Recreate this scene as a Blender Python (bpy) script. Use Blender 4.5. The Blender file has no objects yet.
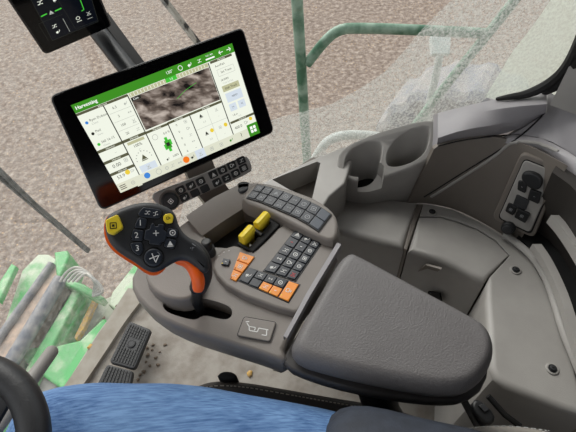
import bpy, math, random
from mathutils import Vector, Matrix
random.seed(7)
COL = bpy.context.scene.collection
V = Vector
# ------------------------------------------------------------------ camera
F = 430.0
CAM = V((0, 0, 1.22))
_t, _r = math.radians(50), math.radians(-5)
FW = V((0, math.cos(_t), -math.sin(_t)))
_R0 = V((1, 0, 0)); _U0 = _R0.cross(FW)
RT = _R0*math.cos(_r)+_U0*math.sin(_r)
UP = -_R0*math.sin(_r)+_U0*math.cos(_r)
cd = bpy.data.cameras.new('camera'); cam = bpy.data.objects.new('camera', cd); COL.objects.link(cam)
cd.sensor_width = 36; cd.lens = F/576*36; cd.clip_start = .02; cd.clip_end = 200
m = Matrix((RT, UP, -FW)).transposed().to_4x4(); m.translation = CAM
cam.matrix_world = m
bpy.context.scene.camera = cam

def ray(x, y): return FW+RT*((x-288)/F)-UP*((y-216)/F)
def P(x, y, z):
    d = ray(x, y); return CAM+d*((z-CAM.z)/d.z)
def onplane(x, y, p0, n):
    d = ray(x, y); return CAM+d*((p0-CAM).dot(n)/d.dot(n))

# ------------------------------------------------------------------ materials
def lin(c):
    return tuple(((v/255)/12.92 if v/255 <= .04045 else ((v/255+.055)/1.055)**2.4) for v in c)+(1,)
def mat(name, col, rough=.5, metal=0, bump=0, bscale=400, var=0, vscale=8, col2=None, emit=0, spec=.5, coat=0, detail=4, lo=.35, hi=.65):
    m = bpy.data.materials.new(name); m.use_nodes = True
    nt = m.node_tree; b = nt.nodes['Principled BSDF']
    b.inputs['Roughness'].default_value = rough; b.inputs['Metallic'].default_value = metal
    b.inputs['Base Color'].default_value = lin(col); b.inputs['Specular IOR Level'].default_value = spec
    b.inputs['Coat Weight'].default_value = coat
    tc = nt.nodes.new('ShaderNodeTexCoord')
    if col2 is not None:
        n = nt.nodes.new('ShaderNodeTexNoise'); n.inputs['Scale'].default_value = vscale; n.inputs['Detail'].default_value = detail
        nt.links.new(tc.outputs['Object'], n.inputs['Vector'])
        r = nt.nodes.new('ShaderNodeValToRGB'); r.color_ramp.elements[0].position = lo; r.color_ramp.elements[1].position = hi
        r.color_ramp.elements[0].color = lin(col); r.color_ramp.elements[1].color = lin(col2)
        nt.links.new(n.outputs['Fac'], r.inputs['Fac']); nt.links.new(r.outputs['Color'], b.inputs['Base Color'])
    if bump:
        n2 = nt.nodes.new('ShaderNodeTexNoise'); n2.inputs['Scale'].default_value = bscale; n2.inputs['Detail'].default_value = 2
        nt.links.new(tc.outputs['Object'], n2.inputs['Vector'])
        bp = nt.nodes.new('ShaderNodeBump'); bp.inputs['Strength'].default_value = bump; bp.inputs['Distance'].default_value = .001
        nt.links.new(n2.outputs['Fac'], bp.inputs['Height']); nt.links.new(bp.outputs['Normal'], b.inputs['Normal'])
    if emit:
        b.inputs['Emission Color'].default_value = lin(col); b.inputs['Emission Strength'].default_value = emit
        b.inputs['Base Color'].default_value = (0, 0, 0, 1)
    return m
PL = mat('taupe_plastic', (155, 152, 148), .45, bump=.25, bscale=700, col2=(164, 161, 157), vscale=14)
PLD = mat('pod_plastic', (124, 117, 111), .42, bump=.2, bscale=700, col2=(131, 124, 118), vscale=12)
PLB = mat('shaded_brown_plastic', (112, 105, 98), .5, bump=.2, bscale=700, col2=(118, 111, 104), vscale=9)  # taupe plastic again, with the shade of inward walls put into the colour
SILL = mat('sill_plastic', (150, 147, 150), .5, bump=.2, bscale=700, col2=(158, 155, 158), vscale=14)
PAD = mat('pad_vinyl', (101, 98, 98), .5, bump=.7, bscale=520, col2=(106, 103, 103), vscale=20)
BLK = mat('black_plastic', (24, 25, 27), .42)
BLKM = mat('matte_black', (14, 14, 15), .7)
RUB = mat('black_rubber', (36, 37, 40), .5, bump=.3, bscale=600, col2=(46, 47, 50), vscale=40)
KEY = mat('key_black', (38, 43, 52), .38)
KEYG = mat('key_blue_grey', (56, 64, 76), .4)
WHT = mat('white_print', (225, 225, 222), .6)
GRY = mat('grey_print', (150, 152, 155), .6)
YEL = mat('yellow_plastic', (240, 212, 50), .4)
ORG = mat('orange_plastic', (245, 150, 50), .4)
ORR = mat('orange_shell', (255, 104, 26), .38)
RED = mat('red_print', (190, 40, 50), .5)
GLS = mat('screen_glass', (5, 5, 7), .12, spec=.35)
SEAT = mat('seat_leather', (62, 56, 52), .55, bump=.5, bscale=300)
SEATG = mat('seat_light_leather', (150, 145, 138), .55, bump=.4, bscale=300)
THR = mat('stitching', (175, 165, 150), .7)
GRN = mat('green_paint', (64, 160, 84), .5, col2=(182, 192, 170), vscale=7, detail=8, lo=.40, hi=.56)
GRNB = mat('clean_green_paint', (78, 164, 94), .4, col2=(168, 192, 158), vscale=12, detail=6, lo=.5, hi=.7)
RAIL = mat('rail_green_paint', (66, 112, 86), .5, col2=(150, 176, 158), vscale=26, detail=8)
ROLL = mat('roller_steel', (104, 108, 116), .5, col2=(190, 170, 154), vscale=13, detail=8, lo=.36, hi=.56)
CHAFF = mat('chaff_yellow', (205, 160, 60), .7, col2=(165, 140, 110), vscale=60)
HOSE = mat('hose_grey', (140, 142, 140), .5, col2=(180, 176, 168), vscale=30)
DIRT = mat('dirt_brown', (105, 92, 80), .9, col2=(130, 116, 100), vscale=60)
STEEL = mat('grey_lever', (134, 130, 126), .5)
MATG = mat('floor_mat', (160, 154, 146), .85, bump=.6, bscale=250, col2=(136, 128, 119), vscale=26, detail=8, lo=.4, hi=.68)
LEDGE = mat('ledge_grey', (166, 160, 150), .75, col2=(148, 140, 128), vscale=22, detail=8)
WALLM = mat('roof_lining', (72, 70, 68), .9)
DUSTW = mat('dusty_white_paint', (220, 225, 222), .6, col2=(190, 200, 195), vscale=30)
SKIN = mat('skin', (200, 150, 125), .5)
NAVY = mat('navy_cloth', (36, 41, 51), .75, bump=.5, bscale=250, col2=(46, 52, 64), vscale=50)
WHEELR = mat('wheel_leather', (34, 35, 38), .45, bump=.2, bscale=500)

def mat_ground():
    m = bpy.data.materials.new('stubble_field'); m.use_nodes = True; nt = m.node_tree; b = nt.nodes['Principled BSDF']
    b.inputs['Roughness'].default_value = .95; b.inputs['Specular IOR Level'].default_value = .1
    tc = nt.nodes.new('ShaderNodeTexCoord')
    def noise(s, d, ro=.6):
        n = nt.nodes.new('ShaderNodeTexNoise'); n.inputs['Scale'].default_value = s; n.inputs['Detail'].default_value = d; n.inputs['Roughness'].default_value = ro
        nt.links.new(tc.outputs['Object'], n.inputs['Vector']); return n
    def ramp(src, *st):
        r = nt.nodes.new('ShaderNodeValToRGB'); e = r.color_ramp.elements
        while len(e) < len(st): e.new(.5)
        for q, (p, c) in zip(e, st): q.position = p; q.color = lin(c)
        nt.links.new(src, r.inputs['Fac']); return r
    a = ramp(noise(15, 10, .78).outputs['Fac'], (.32, (84, 73, 66)), (.5, (134, 121, 112)), (.67, (184, 173, 162)))
    s = noise(34, 4, .6); sr = ramp(s.outputs['Fac'], (.6, (0, 0, 0)), (.72, (255, 255, 255)))
    pn = noise(1.1, 3); pr = ramp(pn.outputs['Fac'], (.36, (30, 30, 30)), (.56, (255, 255, 255)))
    mm = nt.nodes.new('ShaderNodeMath'); mm.operation = 'MULTIPLY'
    nt.links.new(sr.outputs['Color'], mm.inputs[0]); nt.links.new(pr.outputs['Color'], mm.inputs[1])
    mx = nt.nodes.new('ShaderNodeMixRGB'); mx.inputs['Color2'].default_value = lin((226, 190, 140))
    nt.links.new(mm.outputs[0], mx.inputs['Fac']); nt.links.new(a.outputs['Color'], mx.inputs['Color1'])
    nt.links.new(mx.outputs['Color'], b.inputs['Base Color'])
    bp = nt.nodes.new('ShaderNodeBump'); bp.inputs['Strength'].default_value = .5; bp.inputs['Distance'].default_value = .04
    nt.links.new(noise(14, 6).outputs['Fac'], bp.inputs['Height']); nt.links.new(bp.outputs['Normal'], b.inputs['Normal'])
    return m
GROUND = mat_ground()

def mat_glass():
    m = bpy.data.materials.new('window_glass'); m.use_nodes = True; nt = m.node_tree; nt.nodes.clear()
    o = nt.nodes.new('ShaderNodeOutputMaterial'); mx = nt.nodes.new('ShaderNodeMixShader')
    t = nt.nodes.new('ShaderNodeBsdfTransparent'); g = nt.nodes.new('ShaderNodeBsdfGlossy'); g.inputs['Roughness'].default_value = .03
    t.inputs['Color'].default_value = (.97, .985, .975, 1)
    mx.inputs['Fac'].default_value = .03
    nt.links.new(t.outputs[0], mx.inputs[1]); nt.links.new(g.outputs[0], mx.inputs[2]); nt.links.new(mx.outputs[0], o.inputs[0]); return m
def mat_dust(name, col, lo, hi, scale):
    m = bpy.data.materials.new(name); m.use_nodes = True; nt = m.node_tree; nt.nodes.clear()
    o = nt.nodes.new('ShaderNodeOutputMaterial'); mx = nt.nodes.new('ShaderNodeMixShader')
    t = nt.nodes.new('ShaderNodeBsdfTransparent')
    add = nt.nodes.new('ShaderNodeMixShader'); add.inputs['Fac'].default_value = .6
    d = nt.nodes.new('ShaderNodeBsdfDiffuse'); d.inputs['Color'].default_value = lin(col)
    tl = nt.nodes.new('ShaderNodeBsdfTranslucent'); tl.inputs['Color'].default_value = lin(col)
    nt.links.new(d.outputs[0], add.inputs[1]); nt.links.new(tl.outputs[0], add.inputs[2])
    tc = nt.nodes.new('ShaderNodeTexCoord'); n = nt.nodes.new('ShaderNodeTexNoise'); n.inputs['Scale'].default_value = scale; n.inputs['Detail'].default_value = 5
    n.inputs['Roughness'].default_value = .75
    nt.links.new(tc.outputs['Object'], n.inputs['Vector'])
    mr = nt.nodes.new('ShaderNodeMapRange'); mr.inputs[1].default_value = .40; mr.inputs[2].default_value = .60; mr.inputs[3].default_value = lo; mr.inputs[4].default_value = hi
    nt.links.new(n.outputs['Fac'], mr.inputs[0]); nt.links.new(mr.outputs[0], mx.inputs['Fac'])
    nt.links.new(t.outputs[0], mx.inputs[1]); nt.links.new(add.outputs[0], mx.inputs[2]); nt.links.new(mx.outputs[0], o.inputs[0]); return m
GLASS = mat_glass()
DUST = mat_dust('dust_film', (204, 205, 200), .20, .74, 210)
DUSTH = mat_dust('thick_dust_film', (206, 212, 202), .66, .95, 180)
HAZE = mat_dust('dust_haze_film', (225, 225, 220), .06, .22, 60)  # thin dust plus the windshield's reflective haze, painted as one pale film

def mat_denim():
    m = mat('denim', (58, 92, 140), .85, bump=.6, bscale=500)
    nt = m.node_tree; b = nt.nodes['Principled BSDF']; tc = nt.nodes.new('ShaderNodeTexCoord')
    mp = nt.nodes.new('ShaderNodeMapping'); mp.inputs['Scale'].default_value = (40, 380, 380); nt.links.new(tc.outputs['Object'], mp.inputs[0])
    n = nt.nodes.new('ShaderNodeTexNoise'); n.inputs['Scale'].default_value = 1; n.inputs['Detail'].default_value = 6; nt.links.new(mp.outputs[0], n.inputs['Vector'])
    n2 = nt.nodes.new('ShaderNodeTexNoise'); n2.inputs['Scale'].default_value = 9; n2.inputs['Detail'].default_value = 3; nt.links.new(tc.outputs['Object'], n2.inputs['Vector'])
    mx = nt.nodes.new('ShaderNodeMath'); mx.operation = 'ADD'; nt.links.new(n.outputs['Fac'], mx.inputs[0]); nt.links.new(n2.outputs['Fac'], mx.inputs[1])
    r = nt.nodes.new('ShaderNodeValToRGB'); r.color_ramp.elements[0].position = .38; r.color_ramp.elements[1].position = .62
    hf = nt.nodes.new('ShaderNodeMath'); hf.operation = 'MULTIPLY'; hf.inputs[1].default_value = .5; nt.links.new(mx.outputs[0], hf.inputs[0])
    r.color_ramp.elements[0].color = lin((50, 86, 136)); r.color_ramp.elements[1].color = lin((110, 146, 190))
    nt.links.new(hf.outputs[0], r.inputs['Fac']); nt.links.new(r.outputs['Color'], b.inputs['Base Color']); return m
DENIM = mat_denim()
def mat_terrain():
    m = bpy.data.materials.new('camera_picture'); m.use_nodes = True; nt = m.node_tree; b = nt.nodes['Principled BSDF']
    b.inputs['Base Color'].default_value = (0, 0, 0, 1); b.inputs['Roughness'].default_value = .15
    tc = nt.nodes.new('ShaderNodeTexCoord'); mp = nt.nodes.new('ShaderNodeMapping'); mp.inputs['Scale'].default_value = (24, 70, 70); mp.inputs['Rotation'].default_value = (0, .5, .6)
    nt.links.new(tc.outputs['Object'], mp.inputs[0])
    n = nt.nodes.new('ShaderNodeTexNoise'); n.inputs['Scale'].default_value = 1; n.inputs['Detail'].default_value = 8; n.inputs['Distortion'].default_value = .35
    nt.links.new(mp.outputs[0], n.inputs['Vector'])
    r = nt.nodes.new('ShaderNodeValToRGB'); e = r.color_ramp.elements; e.new(.5)
    for q, (p, c) in zip(e, ((.36, (28, 24, 24)), (.5, (104, 92, 84)), (.68, (190, 178, 168)))): q.position = p; q.color = lin(c)
    nt.links.new(n.outputs['Fac'], r.inputs['Fac']); nt.links.new(r.outputs['Color'], b.inputs['Emission Color']); b.inputs['Emission Strength'].default_value = 1; return m
TERR = mat_terrain()
def E(name, c, s=1): return mat(name, c, .15, emit=s, spec=.3)
EW = E('lit_white', (236, 240, 226)); EG = E('lit_green', (62, 140, 36)); EK = E('lit_dark', (44, 46, 40)); EL = E('lit_grey', (176, 180, 172))
EO = E('lit_orange', (240, 120, 30)); EB = E('lit_blue', (60, 130, 210)); EGB = E('lit_bright_green', (70, 190, 60)); EBL = E('lit_pale_blue', (208, 218, 228))
EOL = E('lit_olive', (186, 186, 150)); EPW = E('lit_pure_white', (250, 252, 248)); EBK = E('lit_black', (8, 10, 14)); EY = E('lit_yellow', (230, 200, 60)); ETB = E('lit_toolbar', (218, 220, 200))
EOLD = E('lit_panel_head', (88, 88, 66))

# ------------------------------------------------------------------ object helpers
ORG_ = {}
def thing(name, loc, label, cat, group=None):
    o = bpy.data.objects.new(name, None); COL.objects.link(o); o.location = loc; o.empty_display_size = .05
    ORG_[o] = V(loc); o['label'] = label; o['category'] = cat
    if group: o['group'] = group
    return o
def tag(o, label, cat, group=None):
    o['label'] = label; o['category'] = cat
    if group: o['group'] = group
    return o
def struct(o): o['kind'] = 'structure'; return o

class Fr:
    def __init__(s, o, x, y): s.o = V(o); s.x = V(x).normalized(); s.n = s.x.cross(V(y)).normalized(); s.y = s.n.cross(s.x)
    def px(s, pts): return [s.p(*q) for q in pts]
    def p(s, x, y):
        q = onplane(x, y, s.o, s.n)-s.o; return (q.dot(s.x), q.dot(s.y))
    def w(s, u, v, h=0): return s.o+s.x*u+s.y*v+s.n*h
class FrV(Fr):
    def px(s, pts): return [s.p(*q) for q in pts]
    def p(s, x, y):
        q = onplane(x, y, s.o, s.n0)-s.o; return (q.dot(s.x), q.dot(s.y))
def FV(a, b, c):
    f = FrV(a, b-a, c-a)
    if f.n.z < 0: f = FrV(a, b-a, a-c)
    f.n0 = f.n; f.n = V((0, 0, 1)); return f
def Z(z): return Fr((0, 0, z), (1, 0, 0), (0, 1, 0))

def chaikin(pts, n=2, closed=True):
    for _ in range(n):
        out = []
        rng = range(len(pts)) if closed else range(len(pts)-1)
        if not closed: out.append(pts[0])
        for i in rng:
            a, b = pts[i], pts[(i+1) % len(pts)]
            out.append(tuple(a[k]*.75+b[k]*.25 for k in range(len(a)))); out.append(tuple(a[k]*.25+b[k]*.75 for k in range(len(a))))
        if not closed: out.append(pts[-1])
        pts = out
    return pts
def area(p): return sum(p[i][0]*p[(i+1) % len(p)][1]-p[(i+1) % len(p)][0]*p[i][1] for i in range(len(p)))/2
def offset(p, d):  # inward for ccw
    n = len(p); out = []
    for i in range(n):
        a, b, c = V(p[i-1][:2]), V(p[i][:2]), V(p[(i+1) % n][:2])
        e1 = (b-a); e2 = (c-b)
        if e1.length < 1e-9 or e2.length < 1e-9: out.append(tuple(b)); continue
        e1.normalize(); e2.normalize(); n1 = V((-e1.y, e1.x)); n2 = V((-e2.y, e2.x)); s = n1+n2
        if s.length < 1e-6: out.append(tuple(b)); continue
        s.normalize(); k = min(1/max(s.dot(n1), .3), 2.0)
        out.append(tuple(b+s*d*k))
    return out
def circ(c, r, n=24, r2=None, a=0):
    r2 = r2 or r; ca, sa = math.cos(a), math.sin(a); o = []
    for i in range(n):
        t = 2*math.pi*i/n; x, y = r*math.cos(t), r2*math.sin(t); o.append((c[0]+x*ca-y*sa, c[1]+x*sa+y*ca))
    return o
def lerp2(a, b, t): return tuple(a[k]+(b[k]-a[k])*t for k in range(len(a)))

class MB:
    def __init__(s): s.v = []; s.f = []; s.m = []; s.mats = []
    def mi(s, m):
        if m not in s.mats: s.mats.append(m)
        return s.mats.index(m)
    def rings(s, R, m, cap0=True, cap1=True, closed=True):
        k = s.mi(m); b = len(s.v); n = len(R[0])
        for r in R: s.v += [V(q) for q in r]
        for j in range(len(R)-1):
            for i in range(n if closed else n-1):
                i2 = (i+1) % n
                s.f.append((b+j*n+i, b+j*n+i2, b+(j+1)*n+i2, b+(j+1)*n+i)); s.m.append(k)
        if cap0: s.f.append(tuple(b+i for i in reversed(range(n)))); s.m.append(k)
        if cap1: s.f.append(tuple(b+(len(R)-1)*n+i for i in range(n))); s.m.append(k)
    def slab(s, fr, pts, top, bot, m, r=.001, seg=3, taper=0, rb=0, wt=None):
        p = [q[:2] for q in pts]
        if area(p) < 0: p = p[::-1]; wt = wt[::-1] if wt else None
        wt = wt or [1]*len(p)
        R = []; T = offset(p, taper) if taper else p
        if rb:
            for i in range(seg+1):
                a = math.pi/2*i/seg; R.append([fr.w(*q, bot+rb*(1-math.cos(a))) for q in offset(T, rb*(1-math.sin(a)))])
        else: R.append([fr.w(*q, bot) for q in T])
        if r:
            for i in range(seg+1):
                a = math.pi/2*i/seg; k = r*(1-math.cos(a)); q1 = offset(p, 1e-3)
                R.append([fr.w(p[j][0]+(q1[j][0]-p[j][0])*1e3*k*wt[j], p[j][1]+(q1[j][1]-p[j][1])*1e3*k*wt[j], top-r*wt[j]*(1-math.sin(a))) for j in range(len(p))])
            k = r*1.0; R.append([fr.w(p[j][0]+(q1[j][0]-p[j][0])*1e3*(k*wt[j]+min(.0012, r*.4)), p[j][1]+(q1[j][1]-p[j][1])*1e3*(k*wt[j]+min(.0012, r*.4)), top) for j in range(len(p))])
        else: R.append([fr.w(*q, top) for q in p])
        s.rings(R, m)
    def prof(s, fr, pts, pr, m, n=2):
        p = [q[:2] for q in pts]
        if area(p) < 0: p = p[::-1]
        pr = list(pr); pr = pr+[(pr[-1][0]+.001, pr[-1][1])]
        s.rings([[fr.w(*q, dz) for q in chaikin(offset(p, ins), n)] for ins, dz in pr], m)
    def flat(s, fr, pts, h, m):
        p = [q[:2] for q in pts]
        if area(p) < 0: p = p[::-1]
        b = len(s.v); s.v += [fr.w(*q, h) for q in p]; s.f.append(tuple(range(b, b+len(p)))); s.m.append(s.mi(m))
    def ringflat(s, fr, c, r, w, h, m, n=20, a0=0, a1=2*math.pi):
        for i in range(n):
            t0, t1 = a0+(a1-a0)*i/n, a0+(a1-a0)*(i+1)/n
            s.flat(fr, [(c[0]+(r-w)*math.cos(t0), c[1]+(r-w)*math.sin(t0)), (c[0]+r*math.cos(t0), c[1]+r*math.sin(t0)), (c[0]+r*math.cos(t1), c[1]+r*math.sin(t1)), (c[0]+(r-w)*math.cos(t1), c[1]+(r-w)*math.sin(t1))], h, m)
    def line(s, fr, pts, w, h, m):
        for a, b in zip(pts[:-1], pts[1:]):
            d = V((b[0]-a[0], b[1]-a[1]))
            if d.length < 1e-7: continue
            n = V((-d.y, d.x)).normalized()*w/2
            s.flat(fr, [(a[0]+n.x, a[1]+n.y), (a[0]-n.x, a[1]-n.y), (b[0]-n.x, b[1]-n.y), (b[0]+n.x, b[1]+n.y)], h, m)
    def tube(s, pts, r, m, n=12, flat=1.0, upv=None, cap=True, rounded=False):
        pts = [V(p) for p in pts]; rs = r if isinstance(r, (list, tuple)) else [r]*len(pts)
        if rounded:
            d0 = (pts[0]-pts[1]).normalized(); d1 = (pts[-1]-pts[-2]).normalized()
            pts = [pts[0]+d0*rs[0]*.6, pts[0]+d0*rs[0]*.4]+pts+[pts[-1]+d1*rs[-1]*.4, pts[-1]+d1*rs[-1]*.6]; rs = [rs[0]*.4, rs[0]*.8]+list(rs)+[rs[-1]*.8, rs[-1]*.4]
        R = []; u = V(upv) if upv else None
        for i, p in enumerate(pts):
            d = (pts[min(i+1, len(pts)-1)]-pts[max(i-1, 0)]).normalized()
            if u is None: u = d.orthogonal().normalized()
            u = (u-d*u.dot(d)).normalized(); w = d.cross(u)
            R.append([p+u*math.cos(2*math.pi*k/n)*rs[i]+w*math.sin(2*math.pi*k/n)*rs[i]*flat for k in range(n)])
        s.rings(R, m, cap, cap)
    def text(s, fr, t, pos, size, ang, h, m, align='CENTER'):
        c = bpy.data.curves.new('t', 'FONT'); c.body = t; c.size = size; c.align_x = align; c.align_y = 'CENTER'; c.resolution_u = 2
        o = bpy.data.objects.new('t', c); me = o.to_mesh()
        b = len(s.v); ca, sa = math.cos(ang), math.sin(ang); k = s.mi(m)
        s.v += [fr.w(pos[0]+q.co.x*ca-q.co.y*sa, pos[1]+q.co.x*sa+q.co.y*ca, h) for q in me.vertices]
        for f in me.polygons: s.f.append(tuple(b+i for i in f.vertices)); s.m.append(k)
        o.to_mesh_clear(); bpy.data.objects.remove(o); bpy.data.curves.remove(c)
    def glyph(s, fr, c, size, ang, kind, h, m):
        q = size; ca, sa = math.cos(ang), math.sin(ang)
        T = lambda x, y: (c[0]+(x*ca-y*sa)*q, c[1]+(x*sa+y*ca)*q)
        L = lambda pts, w=.11: s.line(fr, [T(*p) for p in pts], w*q, h, m)
        F_ = lambda pts: s.flat(fr, [T(*p) for p in pts], h, m)
        if kind == 0: s.ringflat(fr, c, .42*q, .12*q, h, m, 12); F_([(-.1, -.1), (.1, -.1), (.1, .1), (-.1, .1)])
        elif kind == 1: L([(-.4, -.3), (-.4, .3), (.1, .3), (.1, -.3), (-.4, -.3)]); L([(.1, 0), (.45, 0)]); L([(.3, .2), (.45, 0), (.3, -.2)])
        elif kind == 2: L([(-.45, -.25), (-.1, -.25), (.1, .25), (.45, .25)]); L([(-.3, .25), (-.1, .25)]); L([(.1, -.25), (.35, -.25)])
        elif kind == 3: F_([(-.4, -.3), (.4, -.3), (0, .4)]); L([(-.45, -.42), (.45, -.42)])
        elif kind == 4: L([(-.35, -.35), (.35, .35)]); L([(-.35, .35), (.35, -.35)]); L([(-.45, -.45), (.45, -.45)])
        elif kind == 5: L([(-.35, -.35), (.35, -.35), (.35, .35), (-.35, .35), (-.35, -.35)]); F_([(-.15, -.15), (.15, -.15), (.15, .15), (-.15, .15)])
        elif kind == 6: L([(-.4, 0), (.4, 0)]); L([(-.2, .2), (-.4, 0), (-.2, -.2)]); L([(.2, .2), (.4, 0), (.2, -.2)])
        elif kind == 7: F_([(-.4, -.25), (.05, -.25), (.05, .2), (-.4, .05)]); L([(.1, -.2), (.4, .1), (.4, .35)]); s.ringflat(fr, T(-.2, -.32), .13*q, .06*q, h, m, 8)
        elif kind == 8: L([(-.2, 0), (.2, 0)], .14)
        elif kind == 9: L([(-.4, 0), (.4, 0)]); L([(0, -.4), (0, .4)])
    def build(s, name, parent=None, origin=None, smooth=35):
        me = bpy.data.meshes.new(name)
        if parent is not None: o0 = ORG_[parent]
        elif origin is not None: o0 = V(origin)
        else:
            xs = [q.x for q in s.v]; ys = [q.y for q in s.v]; zs = [q.z for q in s.v]
            o0 = V(((min(xs)+max(xs))/2, (min(ys)+max(ys))/2, min(zs)))
        me.from_pydata([tuple(q-o0) for q in s.v], [], s.f)
        for m in s.mats: me.materials.append(m)
        me.polygons.foreach_set('material_index', s.m)
        me.validate(); me.update()
        if smooth:
            me.shade_smooth(); me.set_sharp_from_angle(angle=math.radians(smooth))
        o = bpy.data.objects.new(name, me); COL.objects.link(o); ORG_[o] = o0
        if parent is not None: o.parent = parent
        else: o.location = o0
        return o
def cut(o, fn, seg=None):
    """boolean-subtract the solid that fn(MB) builds"""
    c = MB(); fn(c); co = c.build('cutter', origin=ORG_[o], smooth=0)
    par = o.parent; o.parent = None; loc = o.location.copy(); o.location = ORG_[o]; co.location = ORG_[o]
    md = o.modifiers.new('b', 'BOOLEAN'); md.object = co; md.operation = 'DIFFERENCE'; md.solver = 'EXACT'
    bpy.context.view_layer.update()
    dg = bpy.context.evaluated_depsgraph_get()
    nm = bpy.data.meshes.new_from_object(o.evaluated_get(dg)); o.modifiers.clear()
    old = o.data; o.data = nm; bpy.data.meshes.remove(old)
    nm.shade_smooth(); nm.set_sharp_from_angle(angle=math.radians(35))
    cm = co.data; bpy.data.objects.remove(co); bpy.data.meshes.remove(cm)
    o.parent = par; o.location = loc
    return o
def slab(name, z, pts, depth, m, parent=None, r=.002, seg=3, taper=0, sm=0, top=0, fr=None, rb=0, wt=None):
    f = fr or Z(z); b = MB(); q = f.px(pts)
    if sm: q = chaikin(q, sm)
    b.slab(f, q, top, top-depth, m, r, seg, taper, rb, wt); return b.build(name, parent)
def rr(q, r, n=5):
    q = q if area(q) > 0 else q[::-1]; out = []
    for i in range(len(q)):
        a, b_, c = V(q[i-1]), V(q[i]), V(q[(i+1) % len(q)]); u = (a-b_).normalized(); w = (c-b_).normalized()
        for k in range(n+1):
            t = k/n; p = (b_+u*r)*(1-t)**2+b_*2*t*(1-t)+(b_+w*r)*t*t; out.append(tuple(p))
    return out
def quad(q, u0, u1, v0, v1):
    def pt(u, v): return lerp2(lerp2(q[0], q[1], u), lerp2(q[3], q[2], u), v)
    return [pt(u0, v0), pt(u1, v0), pt(u1, v1), pt(u0, v1)]
def ctr(q): return (sum(p[0] for p in q)/len(q), sum(p[1] for p in q)/len(q))
def button(name, fr, q, h, m, parent, glyph=None, gm=WHT, gs=.5, ang=0, base=-.004, r=.0008, text=None, gap=.0007, lab=None, dot=None):
    p = list(q)
    if area(p) < 0: p = p[::-1]
    if gap: p = offset(p, gap)
    b = MB(); b.slab(fr, p, h, base, m, r, 2)
    c = ctr(p); e = min((V(q[1])-V(q[0])).length, (V(q[3])-V(q[0])).length)
    if glyph is not None: b.glyph(fr, c, e*gs, ang, glyph, h+.0003, gm)
    if text: b.text(fr, text, c, e*gs*1.3, ang, h+.0003, gm)
    if dot: 
        c2 = lerp2(c, q[3], .68); b.flat(fr, circ(c2, .0011, 8), h+.0003, dot)
    o = b.build(name, parent)
    if lab: o['label'] = lab
    return o

# ================================================================== SETTING
b = MB(); fl = [(-.86, .05), (-.765, .25), (-.68, .466), (-.62, .62), (-.549, .757), (-.47, .84), (-.40, .86), (0, .74), (.62, .74), (1.0, .55), (1.15, -.2), (1.15, -1.15), (-.75, -1.15), (-.9, -.6), (-.9, -.2)]
b.slab(Z(0), fl, 0, -.1, MATG, .004); struct(b.build('floor'))
b = MB(); inner = chaikin([P(40, 440, .018), P(78, 392, .018), P(106, 350, .018), P(128, 316, .018), P(150, 290, .018)], 2, False)
out = chaikin([P(22, 440, .018), P(63, 388, .018), P(96, 340, .018), P(115, 308, .018), P(128, 288, .018)], 2, False)
b.rings([[V((p[0], p[1], .0)) for p in inner], [V((p[0], p[1], .016)) for p in inner], [V((p[0], p[1], .018)) for p in out], [V((p[0], p[1], -.02)) for p in out]], LEDGE, False, False, False)
struct(b.build('trim_1'))
# ground outside
b = MB(); b.flat(Z(-2.0), [(-30, -20), (30, -20), (30, 45), (-30, 45)], 0, GROUND)
struct(b.build('ground'))
# glass
W1 = [(-.88, .0), (-.79, .22), (-.70, .46), (-.64, .62), (-.57, .765), (-.49, .85), (-.40, .872)]
W2 = [(-.40, .872), (-.1, .80), (.1, .765), (.5, .76), (.7, .74), (.95, .62)]
def pane(name, pl, z0, z1, th=.005):
    b = MB(); pl = chaikin(pl, 2, False); c = V((0, 0, 0))
    R = [[V((p[0], p[1], z)) for p in pl] for z in (z0, z1)]
    R2 = [[V((p[0], p[1]+th, z)) for p in pl] for z in (z1, z0)]
    b.rings(R, GLASS, False, False, False)
    return struct(b.build(name))
pane('window_1', W1, .0, 1.8)
w2 = pane('window_2', W2, .0, 1.8)
# dust on window 2, lying on the inner pane line y ~ .765 (built on a plane through the pane)
def dustpatch(name, outline, m, k):
    pl = chaikin(W2, 2, False); b = MB(); o = []
    for (x, y) in outline:
        d = ray(x, y); best = None
        for a, c in zip(pl[:-1], pl[1:]):
            a3, c3 = V((a[0], a[1], 0)), V((c[0], c[1], 0)); n = (c3-a3).cross(V((0, 0, 1)))
            den = d.dot(n)
            if abs(den) < 1e-9: continue
            q = CAM+d*((a3-CAM).dot(n)/den); t = (q-a3).dot(c3-a3)/(c3-a3).length_squared
            if -.001 <= t <= 1.001 and d.dot(q-CAM) > 0: best = q; break
        if best is None:
            a, c = pl[0], pl[1]; a3, c3 = V((a[0], a[1], 0)), V((c[0], c[1], 0)); n = (c3-a3).cross(V((0, 0, 1)))
            best = CAM+d*((a3-CAM).dot(n)/d.dot(n)); t = max((best-a3).dot(c3-a3)/(c3-a3).length_squared, 0); best = V((*(a3+(c3-a3)*t)[:2], best.z))
        o.append(best)
    return o
def dust(name, upper, lower, m, off):
    # both lists share the same columns
    A = dustpatch(name, upper, m, 0); B = dustpatch(name, lower, m, 0); R = []
    for k in range(7):
        R.append([a.lerp(c, k/6)-V((0, off, 0)) for a, c in zip(A, B)])
    b = MB(); b.rings(R, m, False, False, False); o = b.build(name, w2); return o
UPX = [(195, 150), (235, 133), (280, 116), (305, 110), (331, 103), (357, 89), (383, 72), (401, 53), (419, 31), (436, 13), (450, 0), (458, -10)]
LOX = [(175, 240), (225, 225), (280, 205), (310, 195), (340, 180), (370, 165), (395, 150), (420, 135), (445, 125), (467, 112), (486, 97), (487, 92)]
dust('dust_film', UPX, LOX, DUST, .004)
UPY = [(458, -10), (475, -20), (500, -25), (530, -25), (560, -20)]
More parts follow.
